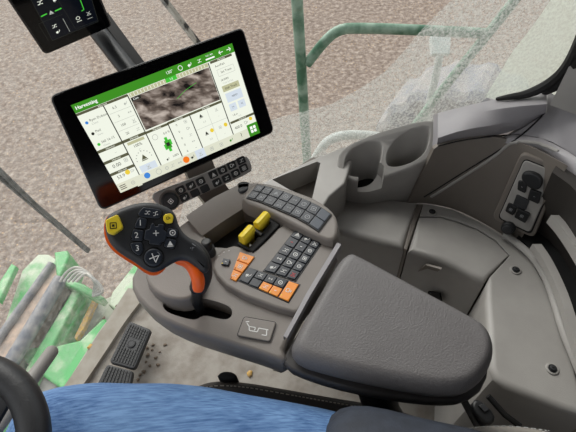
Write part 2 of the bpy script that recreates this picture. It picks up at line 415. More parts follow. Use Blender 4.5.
LOY = [(487, 92), (497, 75), (512, 50), (532, 25), (555, -10)]
dust('dust_film', UPY, LOY, DUST, .0041)
UPT = [(560, -20), (575, -20), (590, -20)]
dust('thick_dust_film', [(562, -20), (532, 25), (512, 50), (497, 75), (484, 96)], [(600, -20), (600, 10), (597, 50), (570, 90), (540, 110)], DUSTH, .004)
w1 = bpy.data.objects['window_1']; b = MB(); pl1 = chaikin(W1, 2, False)
b.rings([[V((p[0]+.006, p[1]-.006, z)) for p in pl1] for z in (.02, .4, .8, 1.2, 1.78)], HAZE, False, False, False); b.build('dust_haze_film', w1)
dust('dust_haze_film', [(78, -10), (115, -10), (157, -10)], [(125, 170), (168, 150), (250, 110)], HAZE, .005)  # pale patch painting the bright windshield haze left of the outside bar
# roof and the wall behind the seat (they shade the cab)
b = MB(); b.slab(Z(1.86), [(-.95, -1.2), (-.95, .3), (-.4, .95), (.8, .85), (1.3, .4), (1.3, -1.2)], .1, 0, WALLM, .01); struct(b.build('ceiling'))
b = MB(); b.slab(Z(0), [(.98, .56), (1.16, .2), (1.16, -1.18), (1.22, -1.18), (1.22, .3), (1.02, .62)], 1.86, 0, WALLM, .005); struct(b.build('wall_rear'))
b = MB(); b.slab(Z(0), [(-.2, -1.14), (1.2, -1.14), (1.2, -1.2), (-.2, -1.2)], .8, 0, WALLM, .005); struct(b.build('wall_left'))

# window sill
SO = [(322, 148, .645), (345, 140, .65), (375, 128, .655), (400, 118, .66), (441, 106, .67), (475, 103, .69), (510, 96, .70), (546, 90, .71)]
def loft(name, rows, m, parent=None, sub=2, closed_back=None):
    b = MB(); rows = [chaikin(r, sub, False) for r in rows]
    b.rings([[P(*q) if not isinstance(q, V) else q for q in r] for r in rows], m, False, False, False)
    return b, rows
def loft_solid(name, rows, m, parent=None, sub=2, th=V((0, .02, -.02)), smooth=50):
    b = MB(); rows = [chaikin(r, sub, False) if sub else r for r in rows]
    R = [[P(*q) for q in r] for r in rows]
    R2 = [[q+th for q in r] for r in reversed(R)]
    RR = R+R2+[R[0]]
    b.rings(RR, m, False, False, False)
    for i in (0, -1):   # end caps
        k = [r[i] for r in R]+[r[i] for r in R2]; bb = len(b.v); b.v += k; b.f.append(tuple(range(bb, bb+len(k)))); b.m.append(b.mi(m))
    return b.build(name, parent, smooth=smooth)
o = loft_solid('trim_2', [
    [(438, 113, .66), (475, 103.5, .69), (510, 96.5, .70), (546, 90.5, .71)],
    [(438, 122, .668), (475, 113, .70), (510, 107, .71), (547, 104, .72)],
    [(438, 138, .655), (462, 130, .68), (500, 124, .69), (546, 112, .70)],
    [(437, 144.5, .64), (462, 138, .65), (512, 133.5, .66), (545, 113.5, .68)]], SILL, sub=1)
struct(o)
# rear corner trim to the right of the sill
o = loft_solid('trim_3', [
    [(548, 91, .70), (556, 96, .71), (575, 100, .73), (620, 110, .76)],
    [(547, 113, .685), (556, 112, .69), (575, 118, .71), (620, 135, .74)],
    [(513.5, 134, .66), (545, 138, .665), (574, 154, .68), (615, 180, .70)]], SILL, sub=1)
struct(o)
o = loft_solid('trim_4', [
    [(512, 134.5, .662), (528, 136, .664), (545, 139, .667), (576, 156, .682), (605, 180, .70)],
    [(508, 138, .664), (528, 141, .666), (545, 145, .668), (576, 163, .680), (600, 186, .69)],
    [(506, 143, .655), (528, 146, .658), (545, 150, .66), (573, 169, .67), (596, 192, .68)]], SILL, sub=1)
struct(o)

# pillar and gasket
b = MB(); b.slab(Z(.72), Z(.72).px([(550, 105), (556, 95), (568, 80), (592, 54), (650, 60), (650, 130), (590, 120)]), .5, 0, PL, .006); struct(b.build('trim_5'))
b = MB(); g = [P(496, 99, .70), P(508, 97, .71), P(525, 95, .715), P(542, 88, .73), P(558, 77, .76), P(570, 62, .80), P(580, 42, .86), P(594, 8, .95)]
g = [V(q) for q in chaikin([tuple(q) for q in g], 2, False)]; b.tube(g, [.0025+.0065*min(1, i/12) for i in range(len(g))], BLKM, 8)
b.tube([V(q) for q in chaikin([tuple(P(x, y, z)) for x, y, z in ((545, 91, .715), (560, 85, .745), (573, 70, .785), (584, 50, .84), (598, 20, .92))], 2, False)], .0085, BLKM, 8)
tag(b.build('window_gasket'), 'black rubber gasket curving around the corner of the dusty side window', 'gasket')

# ================================================================== SIDE CONSOLE
sc_ = thing('side_console', P(450, 250, 0), 'taupe moulded side console with shelf, storage lid and socket panel along the right wall', 'console')
L = [(409, 203), (430, 203.5), (455, 209), (480, 221), (501, 233.5), (517, 245)]
U = [(434, 149, .635), (440, 144.5, .645), (462, 138.5, .652), (490, 135, .657), (530, 145.5, .664), (568, 166, .68)]
loft_solid('back_panel', [U, [(x*.5+a*.5, y*.5+b_*.5, .5*c+.24) for (x, y), (a, b_, c) in zip(L, U)], [(x, y, .474) for x, y in L]], PLB, sc_, 1, V((0, .012, -.004)))
b = MB(); bq = Z(.462).px([(330, 186), (352, 190), (385, 197), (417, 200), (432, 200), (457, 205), (482, 217), (509, 233), (534, 256), (552, 289), (563, 327), (577, 367), (596, 420), (560, 405), (505, 383), (496, 366), (493, 300), (485, 282), (455, 264), (412, 247), (372, 236), (325, 228)])
b.slab(Z(.462), bq, 0, -.40, PLB, .002); b.build('inner_base', sc_)
# diagonal seam on the back panel
bpy.context.view_layer.update()
def hits(objs, x, y, off=.001):
    d = ray(x, y).normalized(); best = None
    for o in objs:
        mw = Matrix.Translation(ORG_[o]); ok, loc, n, i = o.ray_cast(CAM-ORG_[o], d)
        if ok:
            q = loc+ORG_[o]; n = n if n.dot(d) < 0 else -n
            if best is None or (q-CAM).length < (best[0]-CAM).length: best = (q, n)
    return best[0]+best[1]*off if best else None
bpo = [bpy.data.objects['back_panel'], bpy.data.objects['trim_2'], bpy.data.objects['trim_3'], bpy.data.objects['trim_4']]
def wallline(name, pts, r, m_, lab=None, off=.0, fl=1.0):
    A = []
    pl = chaikin(pts, 1, False)
    for a_, c_ in zip(pl[:-1], pl[1:]):
        for k in range(4):
            q = hits(bpo, *lerp2(a_, c_, k/4), off)
            if q: A.append(q)
    A2 = [A[0]]
    for q in A[1:]:
        if .002 < (q-A2[-1]).length < .06: A2.append(q)
    b = MB(); b.tube(A2, r, m_, 8, fl); o = b.build(name, sc_)
    if lab: o['label'] = lab
wallline('seam_strip', [(424, 197), (440, 187), (470, 168), (500, 150), (518, 138), (530, 128), (545, 113)], .0016, BLKM, 'dark diagonal seam')
wallline('seam_ridge', [(431, 197), (447, 187), (474, 170), (494, 157), (505, 147), (513, 142), (528, 142), (545, 145), (560, 152)], .0035, PL, 'light raised ridge beside the seam', -.001)
wallline('seam_strip', [(438, 146), (462, 140), (490, 136.5), (512, 135)], .0016, BLKM, 'dark seam under the sill')
# deck pieces
DT = .48
slab('front_shelf', DT, [(296, 212), (318, 208), (330, 186), (352, 191), (385, 199), (417, 203.5), (411, 222), (404, 248), (397, 246.5), (372, 240.5), (340, 232), (318, 229), (300, 228)], .46, PL, sc_, .014, 4, wt=[.2]*7+[.6, 1, 1, 1, 1, 1, 1])
slab('joint_panel', DT-.004, [(416.6, 204), (424, 204), (418, 217.5), (407, 250), (403.7, 248.5), (410.5, 223)], .44, PLB, sc_, .002)
slab('rear_deck', DT, [(423.5, 204), (430, 204), (455, 210), (480, 222), (507, 238), (531, 260), (548, 291), (559, 327), (573, 367), (592, 420), (560, 409), (530, 397), (505, 387), (494, 378), (489.5, 366), (487.5, 330), (485.5, 300), (486.5, 284), (490, 277), (510, 255.5), (496, 240), (477, 228.5), (458, 221.5), (441, 216.5), (419.5, 216.2)], .46, PL, sc_, .012, 4, wt=[.12]*10+[1]*8+[.8, .12]+[.12]*6)
lid = slab('storage_lid', DT, [(419.3, 217.5), (440, 217.7), (457.5, 222.7), (476.5, 229.7), (495, 241.3), (508.6, 255.3), (489, 276), (484.5, 283), (472, 276), (456, 267), (440, 260), (408.2, 250.5)], .46, PL, sc_, .014, 4, wt=[.1]*6+[.5, 1, 1, 1, 1, 1])
# latch recess & slot on the lid front
def onface(pts):  # points on the lid's front face: vertical plane below its front edge
    a, c = P(412, 252, DT), P(484, 284, DT); n = (c-a).cross(V((0, 0, 1))); n.normalize()
    return a, (c-a).normalized(), n
a, dx, nn = onface(0)
if nn.dot(CAM-a) < 0: nn = -nn
ff = Fr(a+nn*.0005, dx, V((0, 0, 1)))
if ff.n.dot(nn) < 0: ff = Fr(a+nn*.0005, -dx, V((0, 0, 1)))
b = MB(); b.slab(ff, ff.px([(418, 271.5), (425.5, 264.5), (441, 269), (438, 271.5), (427.5, 268.5)]), .0012, -.004, PLB, .001); b.build('latch_grip', sc_)
b = MB(); b.slab(ff, ff.px([(428, 292), (440, 294), (442, 303), (430, 298)]), .002, -.004, BLKM, .001); b.build('latch_slot', sc_)
# side ridge along the deck / pocket unit
b = MB(); rd = [(503, 234.5), (512, 239), (533.5, 257), (547, 279), (555, 302), (563, 330), (574, 357), (590, 395)]
b.tube([P(x, y, .492) for x, y in chaikin(rd, 2, False)], .0075, PL, 10, .8); b.build('ridge', sc_)
# map pockets in the right wall beyond the ridge: liner, ribs
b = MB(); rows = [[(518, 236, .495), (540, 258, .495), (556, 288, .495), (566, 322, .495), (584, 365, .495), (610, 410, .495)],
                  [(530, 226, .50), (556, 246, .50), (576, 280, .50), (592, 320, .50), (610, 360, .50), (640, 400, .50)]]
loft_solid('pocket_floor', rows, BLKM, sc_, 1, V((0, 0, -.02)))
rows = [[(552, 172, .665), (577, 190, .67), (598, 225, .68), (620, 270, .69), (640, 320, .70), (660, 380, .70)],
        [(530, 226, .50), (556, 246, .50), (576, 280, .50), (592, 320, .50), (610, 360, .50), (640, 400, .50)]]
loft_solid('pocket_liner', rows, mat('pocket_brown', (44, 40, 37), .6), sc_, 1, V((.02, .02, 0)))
def rib(pts, w, zz, dz):
    b = MB(); A = chaikin(pts, 2, False); n = len(A); R = []
    up = [P(x-w/2, y, zz) for x, y in A]; ur = [P(x+w/2, y, zz) for x, y in A]
    b.rings([[q for q in up], [q+V((0, 0, -dz)) for q in up], [q+V((0, 0, -dz)) for q in ur], ur, up], PL, False, False, False)
    for i in (0, -1):
        k = [up[i], up[i]+V((0, 0, -dz)), ur[i]+V((0, 0, -dz)), ur[i]]; bb = len(b.v); b.v += k; b.f.append((bb, bb+1, bb+2, bb+3)); b.m.append(0)
    return b.build('pocket_rib', sc_)
rib([(537, 244), (547, 258), (560, 284), (569, 308), (578, 340), (596, 390)], 9, .53, .016)
rib([(557, 215), (567, 226), (578, 242), (590, 262)], 12, .585, .022)
# screws
for (x, y) in ((432, 212.3), (515.5, 270.3), (552, 369)):
    b = MB(); f = Z(DT); c = f.p(x, y)
    b.slab(f, circ(c, .0105, 24), .0025, -.001, PL, .0015); b.slab(f, circ(c, .0072, 20), .0035, 0, BLK, .0006); b.slab(f, circ(c, .0045, 16), .006, .003, RUB, .001); b.flat(f, circ(c, .0022, 6), .0062, WHT if 0 else BLKM)
    so = b.build('screw', sc_); so['label'] = 'black socket-head screw in a round recess'
# socket panel: plane of the back panel
p0 = P(505, 222, .50); p1 = P(537, 222, .50)
pa, pb, pc = P(497, 221, .506), P(537, 221, .54), P(527, 150, .66)
pf = Fr(pa, pb-pa, pc-pa)
if pf.n.dot(CAM-pa) < 0: pf = Fr(pa, pa-pb, pc-pa)
def out_(pts, k): return [(x, y) for x, y in pts]
bez = [(522, 151), (563, 166), (535, 237), (492.5, 217)]
b = MB(); b.slab(pf, rr(pf.px(bez), .014, 6), .008, -.03, PLB, .003); b.build('socket_bezel', sc_)
inn = [(525.5, 158), (557, 170.5), (531, 230.5), (500, 215.5)]
b = MB(); b.slab(pf, rr(pf.px([(525, 156.5), (559, 170), (532, 233), (498.5, 216.5)]), .010, 6), .0086, -.001, BLKM, .0004); b.build('socket_groove', sc_)
b = MB(); b.slab(pf, rr(pf.px(inn), .009, 6), .0105, 0, PL, .0015); b.build('socket_plate', sc_)
def onpf(name, pts, h0, h1, m, lab, r=.0012, sm=1, glyph=None):
    b = MB(); q = pf.px(pts); q2 = chaikin(q, sm) if sm > 1 else rr(q, .003); b.slab(pf, q2, h1, h0, m, r, 2)
    if glyph is not None: b.glyph(pf, ctr(q), .007, -.5, glyph, h1+.0003, GRY)
    o = b.build(name, sc_); o['label'] = lab; return o
onpf('socket_cap', [(523.5, 170), (533, 168), (543, 173), (545, 180), (541, 186), (534, 186), (524, 178)], .008, .022, BLK, 'large black round flip cap', .003, 2)
onpf('rocker_switch', [(520, 178), (529, 180), (527, 190.5), (519, 187)], .008, .016, BLK, 'black switch cap with small white icon', glyph=8)
onpf('rocker_switch', [(532, 186), (543, 190), (540, 201), (529, 196)], .008, .017, BLK, 'black switch cap lower right with small white icon', glyph=8)
onpf('blank_cover', [(518, 192), (531, 198), (527, 208), (514, 203)], .008, .013, RUB, 'plain black square cover')
onpf('socket_cap', [(510, 200), (519, 204), (515, 212.5), (507, 208)], .008, .017, BLK, 'small black cap with white oval icon', glyph=5)
onpf('socket_cap', [(520, 205), (532, 211), (527, 220), (516, 214)], .008, .017, BLK, 'small black cap with white icon', glyph=5)
b = MB(); c = pf.p(510, 225); b.slab(pf, circ(c, .0135, 28), .020, -.002, BLK, .003); b.slab(pf, circ(c, .0098, 24), .025, .019, RUB, .002)
o = b.build('socket_knob', sc_); o['label'] = 'black round power socket knob at the bottom of the panel'

# front recess frame left of the cup holder
fo = slab('front_frame', .57, [(262, 183), (282, 173), (316, 157.5), (330, 152), (345, 146), (352, 160), (345, 183), (330, 196), (320, 212), (304, 216), (290, 200)], .50, PL, sc_, .004, 3)
cut(fo, lambda c: c.slab(Z(.57), Z(.57).px([(272, 179.5), (317, 161.5), (320.5, 163), (319.5, 167), (312, 199), (290, 190)]), .02, -.06, PL, 0))
b = MB(); b.slab(Z(.509), Z(.509).px([(264, 190), (325, 150), (330, 170), (312, 208)]), .004, -.002, PLB, .001); b.build('recess_floor', sc_)

# ================================================================== CUP HOLDER
ch = thing('cup_holder', P(385, 175, DT), 'grey twin cup holder with a handle slot, standing on the side console under the window', 'cup holder')
CZ = .62; _a, _b, _c = P(338, 160, .58), P(438, 140, .625), P(368, 181, .56)
f = FV(_a, _b, _c)
ol = [(337.5, 160), (339, 153), (345, 146.5), (357, 140), (375, 133), (397, 126), (420, 120.5), (434, 120), (441.5, 122.5), (441.5, 131), (437.5, 148), (431, 157), (416, 165.5), (400, 171.5), (384, 177.5), (368, 182), (352, 180.5), (342, 175), (337.5, 168)]
b = MB(); b.prof(f, f.px(ol), ((.014, -.14), (.006, -.06), (.0005, -.012), (0, -.004), (.0012, -.001), (.0035, 0)), PL, 1); co = b.build('body', ch)
h1 = f.px([(342.5, 168), (346, 153), (358, 144), (372, 139.5), (384, 141.5), (382.5, 156), (380, 166), (372, 175), (358, 178), (346, 175)]); h2 = f.px([(385, 161), (387, 149), (397, 135.5), (412, 127.5), (429, 124.5), (431.5, 131), (428.5, 149), (417, 161), (400, 167), (388, 167)])
def hole(c, q): c.prof(f, q, ((.008, -.115), (.005, -.05), (.0025, -.005), (.0018, -.002), (0, 0), (0, .02)), PL, 2)
cut(co, lambda c: hole(c, h1))
cut(co, lambda c: hole(c, h2))
cut(co, lambda c: c.slab(f, f.px([(358, 190), (358.5, 170), (378, 160), (384, 166), (383, 190)]), .03, -.038, PL, 0))
for hp_ in (h1, h2):  # black liner rings also put the shade inside the cups into colour
    b = MB(); lq = chaikin(offset(hp_ if area(hp_) > 0 else hp_[::-1], .0035), 2); li = offset(lq, .003); b.rings([[f.w(*q, -.112) for q in lq], [f.w(*q, -.085) for q in lq], [f.w(*q, -.085) for q in li], [f.w(*q, -.105) for q in li]], BLKM); o = b.build('cup_liner', ch); o['label'] = 'dark rubber liner at the bottom of a cup, its black deepening the shade'

# ================================================================== ARMREST CONSOLE
ac = thing('armrest_console', P(230, 300, .55), 'grey armrest control console with tray, button pads, yellow levers and padded top', 'armrest console')
BZ = .645; f = Z(BZ)
pod = [(131, 272), (131, 292), (152, 314.5), (182, 329), (223, 342), (262, 354), (289, 364), (283, 345), (336, 247), (340, 236), (331, 214), (258, 182), (241, 185), (195, 213), (155, 243)]
b = MB(); b.prof(f, f.px(pod), ((.022, -.105), (.014, -.09), (.006, -.065), (.001, -.04), (0, -.018), (0, -.008), (.0012, -.004), (.0035, -.0012), (.006, 0)), PLD, 1)
pb_ = b.build('pod_body', ac)
tray = [(202, 235), (222, 221), (242, 208), (262, 207), (279, 222), (252, 252), (238, 250), (212, 248)]
cut(pb_, lambda c: c.slab(f, f.px(tray), .03, -.045, BLKM, 0, taper=.004))
slot = chaikin(f.px([(162, 306), (165, 300), (183, 300), (200, 297), (226, 304), (233, 310), (231, 318), (223, 320), (204, 314.5), (196, 320), (188, 319), (168, 313)]), 2)
cut(pb_, lambda c: c.slab(f, slot, .03, -.05, BLKM, 0))
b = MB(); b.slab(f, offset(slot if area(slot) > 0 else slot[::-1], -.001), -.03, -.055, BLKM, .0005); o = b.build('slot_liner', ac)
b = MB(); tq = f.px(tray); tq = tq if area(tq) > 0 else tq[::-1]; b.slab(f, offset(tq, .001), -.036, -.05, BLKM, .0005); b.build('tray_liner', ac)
# tray flange (the raised sloping wall at the front)
b = MB(); wl = [(186, 216), (214, 197), (240, 184), (258, 183)]; wi = [(202, 236), (222, 222), (243, 208.5), (262, 208)]
b.rings([[P(x, y, .64) for x, y in wl], [P(x, y, .662) for x, y in wl], [P(x+1.5, y+3, .662) for x, y in wl], [P(x, y, .648) for x, y in wi], [P(x, y, .63) for x, y in wi]], PLD, False, False, False)
b.build('tray_wall', ac)
# raised block in front of the slot
b = MB(); gz = Z(.666); b.slab(gz, chaikin(gz.px([(141, 274), (158, 256), (200, 256), (206, 274), (193, 302), (158, 297)]), 2), 0, -.03, PLD, .005, 4, -.003); b.build('gaiter_block', ac)
# raised button deck
DZ = .657; df = Z(DZ)
slab('button_deck', DZ, [(212, 270), (215, 257), (224, 248), (237, 244), (252, 253.5), (268, 239), (281, 224.5), (296, 220.5), (338, 243), (322, 273), (301, 310), (291, 313), (230, 290.5)], .03, PLD, ac, .004, 4, -.006, 1)
# label plate
b = MB(); lf = Z(.6465); qd = lf.px([(244.5, 317.5), (276, 323), (270, 342), (237.5, 336)])
b.slab(lf, rr(qd, .004), .002, -.004, PLD, .0012)
def LP(u, v): return quad(qd, u, u, v, v)[0]
for ln in ([(.15, .3), (.25, .45), (.3, .65), (.55, .65), (.55, .45), (.85, .45)], [(.25, .45), (.45, .45), (.45, .6)], [(.8, .45), (.85, .75), (.7, .75)], [(.1, .25), (.2, .2)]): b.line(lf, [LP(*p) for p in ln], .0014, .0024, WHT)
b.build('diagram_plate', ac)
b = MB(); b.line(lf, (lambda z: z+[z[0]])(rr(offset(qd if area(qd) > 0 else qd[::-1], -.0008), .0045)), .0009, .0012, BLKM); b.build('diagram_plate_groove', ac)
# upper button strip on a ridge
slab('strip_ridge', .672, [(241, 200), (245, 192), (256, 181.5), (272, 183.5), (300, 192), (318, 199.5), (332, 209.5), (338.5, 220), (338, 236), (331, 242), (312, 234), (290, 223), (268, 211)], .03, PLD, ac, .006, 4, -.004, 1)
sf = Z(.674)
top = [sf.p(*p) for p in ((257.5, 184.8), (270, 187.5), (283, 191.6), (296, 196.5), (308, 201.2), (320, 207), (331, 214.5))]
bot = [sf.p(*p) for p in ((247.2, 197.5), (259, 201), (271, 206), (283.5, 211.5), (296, 217), (307, 223.2), (318.5, 231))]
def along(pl, t):
    k = t*(len(pl)-1); i = min(int(k), len(pl)-2); return lerp2(pl[i], pl[i+1], k-i)
b = MB(); pts = top+bot[::-1]; pts = pts if area(pts) > 0 else pts[::-1]; b.slab(sf, offset(pts, -.0012), .0005, -.003, BLK, .0004); b.build('strip_plate', ac)
cs = [0, .11, .22, .35, .47, .59, .72, .86, 1.0]; gl = [5, 2, 3, 0, 6, 0, 5, None]; gl2 = [2, 7, 8, 4, 6, 5, 0, None]
for i in range(8):
    for j in range(2):
        a_, c_ = along(top, cs[i]), along(top, cs[i+1]); d_, e_ = along(bot, cs[i]), along(bot, cs[i+1])
        q = [lerp2(a_, d_, j*.5), lerp2(c_, e_, j*.5), lerp2(c_, e_, j*.5+.5), lerp2(a_, d_, j*.5+.5)]
        button('strip_button', sf, q, .002, KEYG if i == 7 else KEY, ac, (gl, gl2)[j][i], GRY, .55, -.45)
b = MB(); q = [sf.p(235, 178), sf.p(245, 173), sf.p(250, 178), sf.p(243, 187)]; b.slab(Z(.67), chaikin([Z(.67).p(*p) for p in ((235, 183), (238, 178.5), (245, 177.5), (251, 180), (247, 187), (238, 190))], 2), -.008, -.022, RUB, .003)
o = b.build('corner_thumbwheel', ac); o['label'] = 'dark thumbwheel at the front corner'
# centre keypad 3 x 5
kq = df.px([(296.5, 229), (321.5, 243), (295.5, 281), (264, 271)])
b = MB(); b.slab(df, offset(kq if area(kq) > 0 else kq[::-1], -.0015), .0008, -.004, BLK, .0006); b.build('keypad_plate', ac)
us = [0, .36, .70, 1.0]; rot = -.5
for j in range(5):
    for i in range(3):
        q = quad(kq, us[i]+.01, us[i+1]-.01, j/5, (j+1)/5)
        red = (j == 4 and i == 2) or (j == 1 and i == 0)
        o = button('keypad_button', df, q, .003, KEY, ac, [[3, 7, 4], [8, 8, 0], [2, 0, 5], [6, 1, 0], [7, 2, 4]][j][i], RED if red else WHT, .55, rot)
        if red: o['label'] = 'black key with a red mark'
# blue-grey smooth label area marks next to the keypad
for (x, y, t) in ((266, 233, 2), (251, 246, 3)):
    b = MB(); b.glyph(df, df.p(x, y), .011, .6, t, .0012, WHT); b.build('printed_symbol', ac)
# orange stack of three
oq = df.px([(239.8, 252.3), (255.2, 257.5), (236.3, 282.3), (229.8, 279.2)])
for j in range(3):
    button('orange_button', df, quad(oq, 0, 1, j/3, (j+1)/3), .003, ORG, ac, [1, 5, 2][j], WHT, .5, rot, dot=BLKM, lab='orange button')
# lower grid
gq = df.px([(248.5, 268), (299.5, 285), (288.5, 302.5), (238.8, 280.8)])
b = MB(); b.slab(df, offset(gq if area(gq) > 0 else gq[::-1], -.0012), .0008, -.004, BLK, .0006); b.build('grid_plate', ac)
for (u0, u1, v0, v1, m_, g_) in ((0, .2, 0, 1, KEY, 7), (.2, .4, 0, .5, KEY, 2), (.4, .59, 0, .5, KEY, 6), (.59, .79, 0, .5, KEY, 0), (.2, .4, .5, 1, KEY, None), (.4, .6, .5, 1, ORG, 2), (.6, .79, .5, 1, ORG, 8), (.8, 1, 0, 1, ORG, 1)):
    o = button('grid_button', df, quad(gq, u0, u1, v0, v1), .003, m_, ac, g_, WHT, .55, rot, dot=YEL if m_ is ORG else None)
    if m_ is ORG: o['label'] = 'orange button with a yellow light dot'
q = df.px([(223.5, 259), (231, 260.5), (229, 267), (221, 265.5)]); button('small_switch', df, q, .004, KEY, ac, 8, WHT, .6, rot, dot=YEL)
for (x, y) in ((219, 256), (224, 252.5), (229, 251)):
    b = MB(); b.glyph(df, df.p(x, y), .006, .4, 8, .0008, WHT); b.build('printed_symbol', ac)
# small knob between joystick and tray
b = MB(); kf = Z(.66); c = kf.p(208, 248); b.slab(kf, circ(c, .0085, 24), .018, -.02, BLK, .003); b.slab(kf, circ(c, .0105, 24), .002, -.02, RUB, .002); o = b.build('small_knob', ac); o['label'] = 'small round black knob'
# yellow levers in their black housing
hz = slab('lever_housing', .660, [(237, 243.5), (262, 212), (280, 224.5), (253, 252)], .05, BLKM, ac, .002)
cut(hz, lambda c: c.slab(Z(.66), Z(.66).px([(240.5, 243), (262, 216.5), (271, 222.5), (249, 248)]), .02, -.022, BLKM, 0))
for (x0, y0, x1, y1, lab) in ((240.5, 240, 251, 228.5, 'near yellow paddle lever'), (255.5, 226.5, 266, 215, 'far yellow paddle lever')):
    A, B = P(x0, y0, .668), P(x1, y1, .668); ax = (B-A).normalized(); lf_ = Fr(A, ax, V((0, 0, 1)))
    lr = (B-A).length; prof = [(-.008, -.028), (-.004, .002), (-.004, .008), (0, .011), (.006, .0115), (.010, .008), (.011, .003), (.008, -.002), (.006, -.028)]
    side = ax.cross(V((0, 0, 1))); b = MB()
    R = [[A+ax*t+side*u+V((0, 0, 1))*v for u, v in prof] for t in (0, .0015, lr-.0015, lr)]
    R[0] = [A+ax*0+side*(u*.88)+V((0, 0, 1))*(v*.94) for u, v in prof]; R[3] = [A+ax*lr+side*(u*.88)+V((0, 0, 1))*(v*.94) for u, v in prof]
    b.rings(R, YEL); o = b.build('paddle_lever', ac); o['label'] = lab
b = MB(); A, B = P(250, 225, .664), P(262, 234, .664); b.tube([A-V((0,0,.004)), B-V((0,0,.004))], .0045, BLK, 8); b.build('lever_divider', ac)
# silver edge strip between deck and pad
b = MB(); A = [P(287, 339, .662), P(310, 297, .662), P(341, 245.5, .662)]; bb_ = [P(283.5, 337, .662), P(306, 295, .662), P(337, 243.5, .662)]
b.rings([[q-V((0, 0, .012)) for q in bb_], bb_, [q+V((0, 0, .003)) for q in bb_], [q+V((0, 0, .003)) for q in A], [q-V((0, 0, .012)) for q in A]], SILL, False, False, False); b.build('edge_strip', ac)
# pad
pz = Z(.685)
pad = [(345.5, 245.5), (365, 254), (420, 283.5), (474, 312), (491, 323), (498.5, 342), (495, 363), (478, 384), (450, 390.5), (400, 382.5), (340, 370), (285, 354), (300, 322), (322, 285)]
b = MB(); b.prof(pz, pz.px(pad), ((.02, -.055), (.012, -.052), (.006, -.045), (.001, -.034), (0, -.024), (.0015, -.014), (.005, -.0065), (.009, -.002), (.0125, -.0003), (.0145, 0), (.0165, .0002), (.020, .0003)), PAD)
o = b.build('arm_pad', ac, smooth=60); o['label'] = 'textured grey padded armrest top'
b = MB(); b.prof(Z(.64), Z(.64).px([(284, 352), (283, 366), (310, 377.5), (350, 389), (400, 398), (440, 402.5), (466, 401), (486, 386), (491, 350), (460, 312), (345, 262)]), ((.02, -.07), (.012, -.055), (.004, -.03), (0, -.012), (0, -.004), (.003, 0)), mat('dark_grey_plastic', (66, 63, 62), .5), 1); b.build('pad_base', ac, smooth=60)
# support column to the seat
b = MB(); b.tube([V((.10, .22, .60)), V((.12, .19, .50)), V((.20, .10, .34))], [.03, .028, .03], BLK, 14); b.build('support_arm', ac)

# ================================================================== JOYSTICK
js = thing('control_joystick', P(197, 306, .62), 'black and orange multifunction joystick grip with yellow and black buttons, rising from the console slot', 'joystick')
jc = P(150, 240, .79); jn = V((.30, -.52, .80)).normalized()
jf = Fr(jc, V((1, .1, 0)).cross(V((0, 0, 1))).cross(jn) if False else (RT-jn*RT.dot(jn)), UP)
if jf.n.dot(jn) < 0: jf = Fr(jc, jf.x, -jf.y)
_n = jn; _x = (RT-_n*RT.dot(_n)).normalized(); jf = Fr(jc, _x, _n.cross(_x))
head = [(103.5, 222), (108, 213.5), (120, 207.5), (134, 202.5), (148, 201), (160, 203), (171, 208), (176, 214), (178.5, 224), (184, 233), (194, 240), (203, 247), (209, 257), (211, 270), (204, 275), (196, 268), (188, 261), (180, 260), (172, 263.5), (162, 270), (153, 273), (144, 269.5), (135, 262.5), (124, 256), (113, 248), (106, 237)]
hq = chaikin(jf.px(head), 2); hq = hq if area(hq) > 0 else hq[::-1]
b = MB(); R = []
for ins, dz in ((.003, -.021), (.0, -.016), (0, -.009), (.0008, -.005), (.003, -.002), (.006, -.0004), (.009, 0)): R.append([jf.w(*p, dz) for p in offset(hq, ins)])
b.rings(R, RUB); b.build('grip_head', js, smooth=60)
sh = [(102, 222), (107, 212), (134, 201.5), (150, 201), (174, 212), (176, 230), (170, 262), (162, 273), (154, 276), (146, 274), (134, 265), (122, 258), (110, 249), (103, 238)]
sq = chaikin(jf.px(sh), 2); sq = sq if area(sq) > 0 else sq[::-1]
b = MB(); R = []
for ins, dz in ((.020, -.040), (.010, -.037), (.003, -.031), (0, -.024), (0, -.0165), (.002, -.0162)): R.append([jf.w(*p, dz) for p in offset(sq, ins)])
b.rings(R, ORR); b.build('grip_shell', js, smooth=60)
# neck : black outside, orange inside
def jp(x, y, h): q = jf.p(x, y); return jf.w(*q, h)
base = P(197, 302, .655)
cl = [jp(180, 247, -.014), jp(192, 249, -.015), jp(200.5, 258, -.017), jp(203.5, 270, -.019), jp(203, 280, -.022), jp(199.5, 291, -.03)]
cl = [V(q) for q in chaikin([tuple(p) for p in cl], 2, False)]
nn_ = len(cl)
b = MB(); b.tube(cl, [.0125+.0015*math.sin(math.pi*i/(nn_-1))-.003*(i/(nn_-1))**2 for i in range(nn_)], RUB, 16, 1.15, tuple(jn)); b.build('neck', js, smooth=60)
cl = [jp(178, 258, -.019), jp(187, 259.5, -.018), jp(194, 265.5, -.015), jp(197.5, 273, -.012), jp(199.5, 281, -.013), jp(199.5, 289, -.018)]
cl = [V(q) for q in chaikin([tuple(p) for p in cl], 2, False)]; nn_ = len(cl)
b = MB(); b.tube(cl, [.0075+.002*math.sin(math.pi*i/(nn_-1)) for i in range(nn_)], ORR, 14, 1.0, tuple(jn), rounded=True); b.build('neck_insert', js, smooth=60)
A = jp(199.5, 289, -.03)
b = MB(); b.tube([A+V((0, 0, .004)), A.lerp(base, .25), A.lerp(base, .5), A.lerp(base, .75), base, base-V((0, 0, .035))], [.010, .008, .0085, .0072, .008, .0065], BLK, 14); b.build('stem', js, smooth=60)
